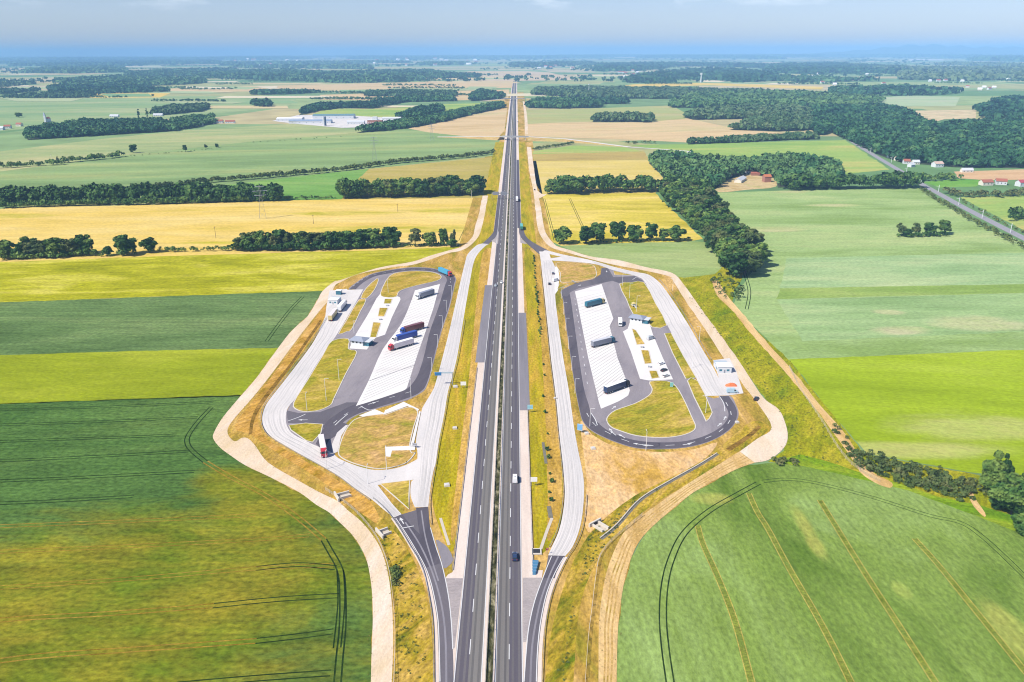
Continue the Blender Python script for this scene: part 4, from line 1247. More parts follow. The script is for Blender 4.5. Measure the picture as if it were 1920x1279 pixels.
# single trees traced one by one: (x, y of the foot, height px, width factor, crown, label)
SINGLES = [
    (1053, 457, 30, 1.15, None, "round tree nearest the gravel road in the row of separate trees"),
    (1100, 457, 31, 1.1, None, "left tree of the touching pair in the row of separate trees"),
    (1119, 455, 32, 1.0, None, "right tree of the touching pair in the row of separate trees"),
    (1159, 452, 31, 0.95, None, "tall tree right of the pair in the row of separate trees"),
    (1190, 453, 26, 1.2, None, "broad low tree in the middle of the row of separate trees"),
    (1220, 451, 28, 0.9, None, "narrow tree right of the broad low one in the separate row"),
    (1243, 451, 20, 1.2, None, "smallest full tree in the row of separate trees"),
    (1268, 452, 25, 1.05, None, "last big tree at the right end of the separate row"),
    (238, 478, 32, 1.25, None, "big wide tree standing alone in the left hedge"),
    (281, 474, 25, 0.95, None, "dark pointed tree just right of the big wide hedge tree"),
    (202, 480, 15, 1.3, None, "low bushy tree just left of the big wide hedge tree"),
    (455, 468, 27, 0.9, "thin", "loose airy tree at the start of the middle hedge row"),
    (779, 462, 28, 1.1, "thin", "loose green tree in the thin end of the hedge"),
    (806, 461, 23, 1.0, None, "dark leaning tree in the thin end of the hedge"),
    (832, 460, 28, 0.6, None, "slender tall tree near the gravel road end of the hedge"),
    (850, 461, 27, 0.5, "thin", "thinnest tree at the gravel road end of the hedge"),
    (847, 463, 13, 1.3, None, "small round bush-like tree at the very end of the hedge"),
    (1690, 443, 22, 0.9, "thin", "airy tree at the left end of the clump in the pale field"),
    (1700, 444, 14, 1.3, None, "low dark tree in the clump in the pale field"),
    (1717, 442, 20, 1.0, "thin", "loose tree in the middle of the clump in the pale field"),
    (1742, 441, 20, 1.2, None, "broad tree right of the middle of the pale field clump"),
    (1770, 440, 25, 1.15, None, "tallest dark tree at the right end of the pale field clump"),
    (250, 287, 16, 1.1, None, "bare-looking lone tree on the field line far left"),
    (348, 285, 14, 1.0, None, "dark lone tree on the far left field line"),
    (386, 279, 9, 1.1, "thin", "umbrella shaped small tree on the far left field line"),
    (407, 277, 8, 1.0, None, "last small round tree on the far left field line"),
    (110, 307, 14, 0.6, "thin", "thin pale tree alone in the far left hedge gap"),
    (36, 220, 9, 1.7, None, "isolated round tree in the far left field"),
    (287, 181, 5, 1.3, None, "single dot-like tree in the far green field"),
]
for (px, py, hp, wd, cr, lab) in SINGLES:
    x, y = G(px, py)
    dist = math.hypot(x, y)
    zc = y * CT + CAM_H * ST
    h = hp * zc / FPX / (CT if dist < 900 else 1.0) * 0.97
    tree(x, y, h * (1.12 if py > 400 else 1.0), lab, None, CROWN_THIN[px % 2] if cr == "thin" else None, wd * (1.28 if py > 400 else 1.15), False)
# the two cypress-like trees in the village wood
for (px, py, hp, lab) in ((261, 222, 18, "left of two dark pointed cypress-like trees above the village wood"), (277, 221, 18, "right of two dark pointed cypress-like trees above the village wood")):
    x, y = G(px, py)
    tree(x, y, hp * (y * CT + CAM_H * ST) / FPX, lab, None, CROWN_POPLAR, 1.2)
# big near trees at the right border
for (px, py, hp, wd, lab) in ((1856, 925, 72, 0.85, "tallest near tree with a ragged top at the right border"), (1880, 905, 50, 0.6, "slim near tree standing just behind the tallest one at the right border"),
                              (1895, 965, 62, 1.25, "broad dark near tree right of the tallest one"), (1935, 985, 64, 1.2, "broad near tree cut by the right border beside the green crop"), (1875, 955, 34, 1.35, "low bushy near tree under the tallest one"),
                              (1940, 935, 62, 1.2, "dark near tree behind the others at the right border"), (1918, 1000, 40, 1.4, "lowest near tree at the corner of the green crop")):
    x, y = G(px, py)
    zc = y * CT + CAM_H * ST
    tree(x, y, hp * zc / FPX / 0.82, lab, None, CROWN_BIG[px % 2], wd)

cand.sort()
N_IND = 262
rest = {}
for i, (d, x, y, h, lab, grp) in enumerate(cand):
    if i < N_IND:
        tree(x, y, h * 1.14, lab, grp, None, random.uniform(1.15, 1.5), random.random() < 0.26)
    else:
        rest.setdefault(grp, (lab, []))[1].append((x, y, h * 1.1, h * 0.48))


def mass(name, pts, label, cat, m=M_wood, leaf=0.62, n=46, kind="stuff", seed=3, flat=0.55):
    """a wood that reads as one mass: every tree a dome of leaf sprays, all in one mesh"""
    rng = np.random.default_rng(seed)
    A = np.array(pts, dtype=np.float64)
    k = len(A)
    d = rng.normal(0, 1, (k, n, 3))
    d /= np.linalg.norm(d, axis=2)[:, :, None]
    d[:, :, 2] = np.where(d[:, :, 2] < -0.35, -d[:, :, 2], d[:, :, 2])
    R3 = np.stack([A[:, 3], A[:, 3], A[:, 2] * (1 - flat)], 1)[:, None, :]
    C = np.stack([A[:, 0], A[:, 1], A[:, 2] * flat], 1)[:, None, :] + d * R3 * rng.uniform(0.75, 1.05, (k, n, 1))
    C = C.reshape(-1, 3)
    size = np.repeat(A[:, 3] * leaf, n)
    V = leaf_quads(C, d.reshape(-1, 3), 1.0, rng)
    ctr = np.repeat(C, 4, axis=0)
    V = ctr + (V - ctr) * np.repeat(size, 4)[:, None]
    V[:, 2] = np.maximum(V[:, 2], 0.2)
    o = link(name, np_mesh(name, V, np.arange(len(V)).reshape(-1, 4)), m)
    return tag(o, label, cat, None, kind)


for gi, (grp, (lab, pts)) in enumerate(rest.items()):
    mass("tree_belt", pts, "distant remainder of the " + grp.replace("trees of the ", "").replace("trees ", "") + " seen as one dark mass", "trees", M_leaf, 0.45, 90, seed=50 + gi)


def wood(px, s, h, label, seed, n=40, m=M_wood, wide=0.62, name="woodland", floor=True):
    P = fill(px, s, seed)
    rnd = random.Random(seed)
    if s >= 26:       # far woods are broken up by clearings
        P = [p for p in P if mnoise.noise(Vector((p[0] / (s * 11), p[1] / (s * 26), seed * 3.1))) > -0.06]
        floor = False
    pts = [(x, y, h * rnd.uniform(0.6, 1.2), s * wide * rnd.uniform(0.7, 1.3)) for x, y in P]
    if not pts:
        return None
    o = mass(name, pts, label, "wood", m, 0.7, n, seed=seed)
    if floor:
        f = link("shaded_woodland_floor", sheet_mesh("shaded_woodland_floor", GP(px), 0.5), M_floor, o)
    return o


W_LIST = [
    # upper part of the curving belt and the wood round the farm
    ([(1216, 306), (1240, 297), (1300, 303), (1400, 312), (1450, 303), (1500, 303), (1572, 318), (1578, 340), (1560, 349), (1458, 352), (1455, 335), (1400, 326), (1362, 338), (1345, 352), (1320, 358), (1248, 352), (1242, 330)], 8.5, 14, "broad dark wood behind the farm on the right"),
    ([(1530, 255), (1560, 250), (1600, 268), (1650, 292), (1690, 305), (1790, 314), (1925, 316), (2200, 310), (2200, 240), (1925, 232), (1760, 240), (1660, 226), (1560, 222), (1530, 226), (1520, 240)], 12, 15, "large deciduous forest right of the railway"),
    ([(1526, 226), (1560, 222), (1660, 226), (1740, 238), (1690, 212), (1640, 204), (1520, 207)], 18, 16, "back of the large forest beyond the railway"),
    ([(1371, 244), (1460, 247), (1524, 244), (1520, 226), (1450, 222), (1400, 232)], 12, 14, "rounded wood corner jutting into the wide tan field"),
    ([(1280, 220), (1300, 225), (1420, 223), (1520, 222), (1520, 208), (1440, 204), (1330, 208)], 15, 14, "second rounded wood behind the wide tan field"),
    ([(1262, 202), (1380, 203), (1640, 201), (1655, 188), (1480, 176), (1300, 181), (1262, 196)], 22, 15, "long dark wood across the right distance"),
    ([(1000, 178), (1110, 184), (1262, 186), (1300, 180), (1470, 176), (1300, 170), (1110, 167), (1004, 169)], 24, 14, "flat green wood just right of the motorway's far end"),
    ([(990, 203), (1060, 204), (1128, 202), (1130, 193), (1070, 190), (1000, 192)], 18, 15, "dark wood with pale barns beside the second bridge"),
    ([(1112, 229), (1180, 229), (1222, 230), (1222, 223), (1180, 220), (1112, 223)], 11, 15, "compact dark copse alone in the tan field"),
    ([(1030, 195), (1175, 195), (1175, 189), (1030, 190)], 20, 12, "thin wood strip left of the long right wood"),
    ([(1290, 271), (1380, 268), (1480, 263), (1530, 262), (1530, 255), (1440, 258), (1360, 264), (1290, 268)], 9, 9, "long hedge-like wood along the yellow meadow"),
    ([(1920, 226), (2300, 226), (2300, 190), (1920, 190), (1790, 190), (1780, 205), (1830, 206), (1850, 224)], 26, 15, "dark blue-green forest at the right border beyond the sand pit"),
    # left
    ([(52, 263), (200, 254), (330, 246), (345, 240), (300, 231), (160, 232), (48, 250)], 11, 13, "village wood at the far left"),
    ([(290, 218), (380, 209), (390, 204), (388, 200), (330, 203), (290, 211)], 13, 13, "narrow wood sloping up behind the two cypress-like trees"),
    ([(340, 244), (400, 233), (400, 222), (350, 224), (320, 232)], 12, 12, "small wood around the red roofed farm"),
    ([(668, 250), (720, 246), (770, 240), (830, 229), (890, 214), (946, 202), (940, 196), (880, 207), (820, 221), (760, 231), (700, 240)], 11, 12, "tree line running from the factory up to the motorway"),
    ([(745, 224), (790, 222), (830, 211), (826, 204), (790, 207), (760, 216)], 13, 15, "dark copse behind the factory"),
    ([(560, 217), (600, 208), (640, 203), (700, 204), (760, 192), (750, 187), (690, 196), (600, 200), (570, 207)], 14, 13, "hedge of trees across the green fields behind the factory"),
    ([(690, 181), (770, 180), (855, 182), (852, 176), (760, 173), (690, 175)], 22, 12, "long dark wood left of the motorway"),
    ([(740, 192), (800, 191), (850, 190), (850, 184), (780, 186), (745, 187)], 20, 12, "second row of trees behind the green field"),
    ([(883, 190), (940, 187), (944, 180), (900, 174), (884, 178)], 18, 15, "compact dark wood touching the motorway on the left"),
    ([(475, 200), (508, 201), (506, 194), (476, 194)], 16, 15, "small square copse in the left distance"),
    ([(470, 178), (560, 177), (605, 178), (600, 174), (480, 173)], 26, 12, "thin dark copse in the left distance"),
    ([(0, 184), (130, 184), (165, 183), (190, 178), (180, 172), (0, 172)], 28, 15, "dark wood strip above the far left field"),
    ([(100, 177), (240, 175), (312, 173), (318, 166), (200, 163), (95, 166)], 30, 15, "dark wood strip right of the small golden field"),
    ([(95, 164), (240, 164), (380, 157), (384, 150), (230, 146), (110, 152)], 40, 16, "broad blue wood in the left distance"),
    ([(240, 144), (470, 149), (640, 156), (760, 154), (840, 142), (830, 134), (620, 136), (420, 131), (245, 136)], 55, 17, "long blue wood across the left distance"),
    ([(45, 137), (140, 138), (232, 136), (230, 127), (110, 125), (60, 130)], 65, 17, "blue wood band in the far left distance"),
    ([(0, 170), (60, 166), (82, 160), (60, 154), (0, 158)], 42, 13, "scattered blue wood at the left edge"),
    ([(835, 147), (895, 146), (900, 141), (850, 139)], 40, 14, "flat oval copse before the motorway's vanishing end"),
    ([(1180, 156), (1310, 157), (1420, 154), (1560, 148), (1540, 138), (1310, 135), (1180, 142)], 55, 17, "blue wood in the right distance"),
    ([(1414, 160), (1480, 160), (1560, 161), (1650, 168), (1690, 164), (1640, 152), (1520, 148), (1420, 152)], 45, 16, "blue wood below the pale field on the right"),
    ([(1550, 184), (1650, 181), (1770, 178), (1800, 172), (1700, 166), (1560, 168)], 34, 15, "dark wood before the mint coloured field"),
    ([(1690, 150), (1800, 152), (1925, 150), (2300, 150), (2300, 122), (1925, 124), (1790, 120), (1720, 124), (1600, 122), (1600, 130), (1690, 138)], 65, 20, "wooded ridge on the right horizon"),
    ([(1440, 136), (1520, 138), (1600, 136), (1700, 140), (1690, 126), (1560, 120), (1440, 124)], 70, 17, "blue wood band left of the wooded ridge"),
    ([(1120, 134), (1300, 136), (1430, 133), (1430, 123), (1260, 120), (1120, 122)], 80, 17, "hazy wood band right of the horizon's middle"),
    ([(420, 127), (700, 130), (900, 127), (900, 120), (700, 117), (420, 119)], 90, 17, "hazy wood band left of the horizon's middle"),
    ([(0, 124), (300, 124), (420, 121), (400, 115), (0, 116)], 100, 17, "hazy wood band at the left horizon"),
    ([(960, 126), (1110, 128), (1110, 119), (960, 118)], 85, 17, "hazy woods round the distant town"),
    ([(-500, 118), (300, 114), (900, 111), (1300, 109), (1925, 116), (2400, 114), (2400, 108), (1500, 104), (900, 106), (300, 109), (-500, 112)], 170, 17, "last hazy wood line under the horizon"),
]
for i, (px, s, h, lab) in enumerate(W_LIST):
    wood(px, s, h, lab, 100 + i, n=44 if s < 14 else (30 if s < 30 else 18), m=M_wood2 if ("rounded" in lab or "flat green" in lab or "hedge-like" in lab or (i % 5 == 3)) else M_wood)


def hedge(pts, w, h, label, m=M_shrub, dens=1.0, seed=0, name="hedge", cat="hedge"):
    C = line_px(pts, 6)
    rnd = random.Random(seed)
    out = []
    for i in range(len(C) - 1):
        a, b = C[i], C[i + 1]
        L = math.hypot(b[0] - a[0], b[1] - a[1])
        k = max(1, int(L * dens / 2.2))
        for j in range(k):
            t = (j + rnd.random()) / k
            hh = h * rnd.uniform(0.55, 1.15)
            out.append((a[0] + (b[0] - a[0]) * t + rnd.uniform(-w, w) / 2, a[1] + (b[1] - a[1]) * t + rnd.uniform(-w, w) / 2, hh, rnd.uniform(0.7, 1.2) * max(1.2, hh * 0.5)))
    return mass(name, out, label, cat, m, 0.55, 40, kind=None, seed=seed)


hedge([(380, 344), (440, 339), (520, 332), (640, 321), (760, 305), (860, 297), (927, 289)], 7, 7, "long olive hedge slanting up to the motorway between two green fields", M_shrub, 1.3, 1)
hedge([(0, 388), (60, 378), (200, 366), (330, 352), (390, 343)], 8, 8, "tall hedge behind the long left row of trees", M_leaf2, 1.2, 2)
hedge([(522, 375), (580, 374), (632, 373)], 5, 4, "low dark hedge bridging two blocks of trees", M_leaf, 1.2, 3)
hedge([(290, 472), (350, 472), (436, 470)], 4, 4, "low dark hedge between the wide tree and the middle row", M_leaf, 1.4, 4)
hedge([(172, 481), (215, 480), (262, 477)], 4, 4, "low scrubby hedge under the big wide tree", M_leaf, 1.2, 5)
hedge([(745, 464), (800, 462), (850, 462)], 3, 3, "thin scrubby hedge at the gravel road end of the row", M_leaf, 1.1, 6)
hedge([(1060, 457), (1140, 456), (1220, 453), (1290, 452)], 4, 3, "low bushes joining the separate trees", M_leaf, 0.9, 7)
hedge([(0, 316), (60, 312), (120, 309)], 7, 8, "dark hedge at the far left border of the striped field", M_leaf, 1.2, 8)
hedge([(120, 306), (170, 301), (230, 294)], 8, 9, "clumpy hedge right of the gap on the far left field line", M_leaf, 1.2, 9)
hedge([(232, 295), (300, 289), (400, 280)], 3, 2.2, "sparse low scrub along the far left field line", M_shrub, 0.3, 10)
hedge([(1000, 282), (1040, 276), (1074, 270)], 6, 5, "short hedge on the embankment right of the bridge", M_shrub, 1.4, 11)
hedge([(1170, 270), (1200, 270), (1226, 269)], 8, 6, "small bushes by the approach road to the bridge", M_shrub, 0.8, 12)
hedge([(1727, 356), (1760, 378), (1800, 402), (1850, 430), (1925, 470), (2050, 540)], 7, 4.0, "ragged olive hedge along the left side of the railway", M_shrub, 1.0, 13)
hedge([(1800, 375), (1830, 392), (1880, 420), (1925, 440)], 5, 3, "sparse hedge along the right side of the railway", M_shrub, 0.5, 14)
hedge([(1770, 364), (1830, 370), (1925, 366), (2050, 360)], 14, 7, "bushy green hedge before the red roofed houses", M_leaf2, 1.3, 15)
hedge([(1718, 336), (1750, 338), (1782, 336)], 22, 8, "thick bushes around the house by the railway", M_leaf, 2.0, 16)
hedge([(1896, 412), (1930, 408)], 18, 9, "dark bushes at the right border beside the railway", M_leaf, 2.0, 17)
hedge([(1608, 862), (1650, 874), (1700, 888), (1760, 903), (1825, 922)], 15, 2.8, "dense dark scrub bank below the fresh green field", M_leaf2, 7.0, 18)
hedge([(1640, 885), (1700, 902), (1770, 920), (1815, 935)], 9, 2.0, "lighter weedy fringe along the foot of the dark scrub bank", M_shrub, 5.0, 24)
hedge([(1350, 520), (1338, 532), (1350, 548), (1378, 560), (1376, 540), (1365, 528)], 9, 3.5, "grey-green scrub below the curving belt of trees", M_shrub, 1.0, 19)
hedge([(1560, 800), (1590, 832), (1604, 858)], 4, 1.8, "small bushes along the sandy ditch", M_shrub, 0.8, 20)
hedge([(1455, 870), (1470, 866), (1490, 872)], 4, 2.0, "bushes beside the end of the gravel road", M_leaf2, 1.0, 21)
hedge([(650, 256), (560, 262), (470, 268)], 3, 2, "sparse scrub on the field line below the factory", M_shrub, 0.15, 22)
hedge([(740, 1062), (744, 1100)], 1.6, 1.6, "short clipped green hedge beside the left gravel road", M_shrub, 3.0, 23)

hedge([(0, 488), (60, 485), (120, 483), (174, 479)], 6, 6, "thick understorey hedge below the trees at the left border", M_leaf, 2.2, 25)
hedge([(440, 471), (520, 470), (600, 469), (680, 466), (746, 463)], 6, 6.5, "thick understorey hedge joining the middle row of trees", M_leaf, 2.2, 26)
hedge([(0, 391), (130, 386), (260, 384), (400, 380), (520, 377)], 6, 7, "thick understorey hedge at the foot of the long left row", M_leaf, 2.0, 27)
hedge([(1682, 444), (1720, 444), (1774, 442)], 6, 4, "undergrowth joining the clump in the pale field", M_leaf, 2.2, 28)
rf = random.Random(33)
for k in range(130):          # thin hedgerows between the far fields
    py = 108 + 84 * rf.random() ** 1.5
    px = rf.uniform(-60, 1980)
    if (930 < px < 1005 and py > 128) or (py > 160 and px > 1000):
        continue
    wd = rf.uniform(60, 160)
    if px < 960 < px + wd:
        continue
    sc = (G(px, py)[1]) / 2500.0
    hedge([(px, py), (px + wd * .5, py + rf.uniform(-1, 1) * .6), (px + wd, py + rf.uniform(-1, 1))], 10 * sc, 9 * (0.6 + 0.4 * sc) if sc < 3 else 16, "thin dark hedgerow between far hazy fields", M_wood, max(0.7 / sc, 0.12), 200 + k, "hedgerow")["group"] = "hedgerows between the far fields"
sp = []
for k in range(4200):
    py = 105 + 50 * rf.random() ** 2
    px = rf.uniform(-100, 2020)
    x, y = G(px, py)
    if mnoise.noise(Vector((x / 1500, y / 3000, 0))) > 0.05:
        sp.append((x, y, rf.uniform(9, 17), rf.uniform(8, 22) * max(1, y / 9000)))
mass("scattered_trees", sp, "countless scattered trees dotting the hazy far plain", "trees", M_wood, 0.8, 12, seed=91)

# single shrubs in the ditch between the motorway and the right ramp
SHRUBS = []
rnd = random.Random(5)
for i in range(34):
    t = i / 33
    py = 482 + t * 150
    px = 1000 + 14 * t + rnd.uniform(-2.0, 2.0)
    SHRUBS.append((px, py, rnd.uniform(0.7, 1.8)))
for (px, py) in ((1031, 890), (1034, 905), (1030, 925), (1033, 940), (1028, 860), (1026, 845), (1019, 685), (1021, 705), (1018, 745), (1022, 775), (1027, 815)):
    SHRUBS.append((px, py, rnd.uniform(0.8, 1.7)))
sh0 = make_crown(61, 260, 0.28, 0.6, base=0.02, lob=6)
sh0.materials.append(M_leaf)
for (px, py, h) in SHRUBS:
    x, y = G(px, py)
    o = bpy.data.objects.new("shrub", sh0)
    COL.objects.link(o)
    o.location = (x, y, 0.05)
    o.scale = (h, h, h)
    o.rotation_euler = (0, 0, rnd.uniform(0, 6))
    tag(o, "small dark green shrub in the grassy ditch between motorway and right ramp", "shrub", "shrubs in the ditch")
# weed tussocks on the banks
tus = []
for (poly, n) in (([(1290, 560), (1335, 530), (1380, 600), (1480, 720), (1590, 850), (1560, 880), (1470, 860), (1478, 800), (1400, 690)], 420), ([(1100, 1000), (1200, 930), (1300, 880), (1340, 850), (1300, 870), (1180, 960), (1080, 1110), (1040, 1279), (1060, 1279)], 160), ([(710, 1000), (740, 1100), (740, 1279), (800, 1279), (790, 1100), (740, 1010)], 120)):
    P = GP(poly)
    xs, ys = [p[0] for p in P], [p[1] for p in P]
    while n > 0:
        q = (rnd.uniform(min(xs), max(xs)), rnd.uniform(min(ys), max(ys)))
        if inside(q, P):
            h = rnd.uniform(0.2, 0.65)
            tus.append((q[0], q[1], h, h * 0.8))
            n -= 1
dry = []
for C, lo, hi in ((smooth(GP(LG_out), 8), -1.2, 0.5), (smooth(GP(LG_in), 8), -0.5, 1.2), (smooth(GP(RG_in), 8), -0.4, 1.2), (smooth(GP(RG_o2), 8), -1.2, 0.4), (smooth(GP(DT_l), 8), -1, 1), (smooth(GP(DT_u), 8), -1, 1)):
    for (p, q) in zip(C, C[1:]):
        L = math.hypot(q[0] - p[0], q[1] - p[1])
        for k in range(int(L / 1.6 + rnd.random())):
            t, o = rnd.random(), rnd.uniform(lo, hi)
            h = rnd.uniform(0.08, 0.24)
            dry.append((p[0] + (q[0] - p[0]) * t - (q[1] - p[1]) / L * o, p[1] + (q[1] - p[1]) * t + (q[0] - p[0]) / L * o, h, h * 1.1))
M_dry = foliage("dry_grass_blades", (0.10, 0.11, 0.02, 1), (0.20, 0.16, 0.045, 1), (0.32, 0.24, 0.09, 1), 0.4)
mass("dry_grass", dry, "dry tawny grass creeping over the edges of the gravel roads", "grass", M_dry, 0.7, 9, seed=78)
mass("weeds", tus, "tufts of olive weeds scattered over the grassy banks", "weeds", M_shrub, 0.6, 14, seed=77)

# ------------------------------------------------------------------ vehicles
M_glass = plain("dark_vehicle_glass", (0.02, 0.025, 0.03, 1), 0.12, 0, 0.6, 0)
M_tyre = plain("tyre_rubber", (0.02, 0.02, 0.02, 1), 0.85, 0, 0.2, 0)
M_rim = plain("wheel_rim_metal", (0.5, 0.5, 0.52, 1), 0.35, 0.7, 0.5, 0)
M_head = plain("headlight_glass", (0.8, 0.82, 0.85, 1), 0.15, 0, 0.6, 0)
M_tail = plain("tail_light_red", (0.45, 0.02, 0.02, 1), 0.3, 0, 0.5, 0)
M_chas = plain("dark_chassis", (0.035, 0.035, 0.04, 1), 0.7, 0.2, 0.3, 0)


def paint(name, c):
    return plain("paint_" + name, c + (1,), 0.3, 0.0, 0.5, 0.02)


def wheel(parent, x, y, r, w):
    t = MB().cyl((x - w / 2, y, r), (x + w / 2, y, r), r, None, 14).build("wheel", M_tyre, parent)
    sgn = 1 if x > 0 else -1
    MB().cyl((x + sgn * (w / 2 - 0.02), y, r), (x + sgn * (w / 2 + 0.015), y, r), r * 0.6, None, 10).build("rim", M_rim, t)


def place(root, tail, head, z=0.19, zz=1.0, rot=None):
    a, b = G(tail[0], tail[1], z + zz), G(head[0], head[1], z + zz)
    d = (b[0] - a[0], b[1] - a[1])
    root.location = ((a[0] + b[0]) / 2, (a[1] + b[1]) / 2, z)
    root.rotation_euler = (0, 0, math.atan2(-d[0], d[1]))
    return root


def car(label, col, van=False, cat="car", group=None):
    """front faces +y"""
    r = empty("van" if van else "car", (0, 0, 0), 0, label, "van" if van else cat, group)
    if van:
        L, Wd = 5.6, 2.0
        body = [(-2.8, .35), (2.75, .35), (2.8, .8), (2.65, 1.05), (1.95, 1.25), (1.25, 2.15), (0.9, 2.35), (-2.65, 2.38), (-2.78, 2.2), (-2.82, .8)]
        ins = [.06, .06, .03, .08, .10, .17, .2, .2, .14, .0]
        MB().profile(body, -Wd / 2, Wd / 2, ins).build("body", col, r)
        MB().add([(-.86, 1.97, 1.31), (.86, 1.97, 1.31), (.78, 1.3, 2.14), (-.78, 1.3, 2.14)], [(0, 1, 2, 3)]).build("windscreen", M_glass, r)
        for s in (-1, 1):
            MB().add([(s * .99, 1.75, 1.28), (s * .99, .7, 1.28), (s * .87, .75, 1.95), (s * .87, 1.3, 1.95)], [(0, 1, 2, 3)]).build("window", M_glass, r)
        MB().box(-.3, .3, -1.6, -.6, 2.38, 2.5, .08, .08).build("roof_vent", plain("vent_grey", (0.35, 0.36, 0.37, 1), 0.6), r)
        ax, rad = (1.75, -1.75), .35
    else:
        L, Wd = 4.4, 1.82
        body = [(-2.15, .3), (2.12, .3), (2.2, .55), (2.1, .78), (1.2, .95), (-1.75, 1.0), (-2.15, .9), (-2.2, .6)]
        MB().profile(body, -Wd / 2, Wd / 2, [.05, .05, .08, .12, .06, .06, .1, .05]).build("body", col, r)
        roof = [(-.15, 1.44), (-1.35, 1.40), (-1.62, 1.27), (.25, 1.36)]
        MB().profile([(.32, 1.34), (-.15, 1.45), (-1.2, 1.44), (-1.62, 1.3), (-1.6, 1.26), (.3, 1.28)], -.66, .66, [.06, .04, .04, .06, .0, .0]).build("roof", col, r)
        MB().profile([(1.18, .94), (.32, 1.30), (-1.6, 1.28), (-2.02, .96)], -.82, .82, [.04, .15, .15, .04]).build("window", M_glass, r)
        for s in (-1, 1):
            MB().box(s * .95 - .1, s * .95 + .1, .62, .8, .95, 1.1).build("wing_mirror", col, r)
        ax, rad = (1.35, -1.35), .32
    for s in (-1, 1):
        for y in ax:
            wheel(r, s * (Wd / 2 - .12), y, rad, .22)
        f, bk = (2.72, -2.8) if van else (2.12, -2.18)
        MB().box(s * .68 - .18, s * .68 + .18, f - .04, f + .08, .62, .8).build("headlight", M_head, r)
        MB().box(s * .72 - .12, s * .72 + .12, bk - .03, bk + .05, .7, .95).build("tail_light", M_tail, r)
    return r


def truck(label, cab, side, top, group="parked trucks", box=True, L=13.6, tip=False):
    """tractor and semi-trailer, front faces +y, 16.5 m long"""
    r = empty("truck", (0, 0, 0), 0, label, "truck", group)
    y1 = L - 8.25
    # trailer
    if tip:
        MB().profile([(-8.25, 1.25), (y1, 1.25), (y1, 3.2), (-8.25, 3.0)], -1.27, 1.27, [.28, .28, 0, 0]).build("trailer", side, r)
        MB().box(-1.12, 1.12, -8.1, y1 - .15, 3.02, 3.24).build("load", top, r)
    else:
        t = MB().box(-1.275, 1.275, -8.25, y1, 1.05, 3.96).build("trailer", side, r)
        MB().box(-1.25, 1.25, -8.22, y1 - .03, 3.962, 4.02, .05, .05).build("roof", top, t)
        MB().box(-1.2, -.02, -8.29, -8.252, 1.15, 3.85).add(*_bx(.02, 1.2, -8.29, -8.252, 1.15, 3.85)).build("door", side, t)
    MB().box(-.5, .5, -8.2, y1 + .4, .75, 1.04).box(-1.2, 1.2, -8.27, -8.1, .45, .6).build("chassis", M_chas, r)
    MB().box(-.45, .45, y1 - 1.6, 7.6, .6, 1.0).build("tractor_frame", M_chas, r)
    # cab
    MB().profile([(y1 + .55, .95), (8.2, .55), (8.25, 1.6), (8.12, 2.1), (7.85, 3.1), (7.3, 3.65), (y1 + .75, 3.85), (y1 + .55, 3.4)], -1.24, 1.24, [.02, .02, .0, .02, .08, .14, .12, .04]).build("cab", cab, r)
    MB().add([(-1.14, 8.165, 2.05), (1.14, 8.165, 2.05), (1.08, 7.90, 3.02), (-1.08, 7.90, 3.02)], [(0, 1, 2, 3)]).build("windscreen", M_glass, r)
    for s in (-1, 1):
        MB().add([(s * 1.245, 7.9, 2.1), (s * 1.245, 7.0, 2.1), (s * 1.2, 7.05, 2.85), (s * 1.2, 7.65, 2.85)], [(0, 1, 2, 3)]).build("window", M_glass, r)
        MB().box(s * 1.4 - .08, s * 1.4 + .08, 7.75, 7.9, 2.1, 2.8).build("wing_mirror", M_chas, r)
        MB().box(s * .9 - .2, s * .9 + .2, 8.22, 8.29, .75, 1.0).build("headlight", M_head, r)
        MB().box(s * 1.0 - .2, s * 1.0 + .2, -8.33, -8.27, .62, .8).build("tail_light", M_tail, r)
        MB().box(s * 1.22 - .03, s * 1.22 + .03, -2.2, 2.6, .5, 1.0).build("side_guard", M_chas, r)
        for y in (-6.9, -5.6, -4.3, 4.05, 7.05):
            wheel(r, s * 1.07, y, .5, .34)
    return r


def _bx(x0, x1, y0, y1, z0, z1):
    m = MB().box(x0, x1, y0, y1, z0, z1)
    return m.v, m.f


P_white = paint("white", (0.78, 0.78, 0.78))
P_red = paint("red", (0.45, 0.035, 0.05))
P_blue = paint("blue", (0.03, 0.07, 0.32))
P_teal = paint("teal", (0.03, 0.14, 0.2))
P_cyan = paint("cyan", (0.05, 0.30, 0.48))
P_grey = paint("grey", (0.22, 0.23, 0.27))
P_lgrey = paint("light_grey", (0.5, 0.5, 0.52))
P_rust = paint("rust", (0.16, 0.05, 0.05))
P_navy = paint("navy", (0.02, 0.04, 0.10))
P_dark = paint("dark", (0.025, 0.03, 0.04))
P_silver = paint("silver", (0.45, 0.48, 0.5))
P_yel = paint("sand_yellow", (0.55, 0.45, 0.2))
P_green = paint("green", (0.05, 0.22, 0.16))
P_pink = paint("pale_rose", (0.7, 0.62, 0.62))

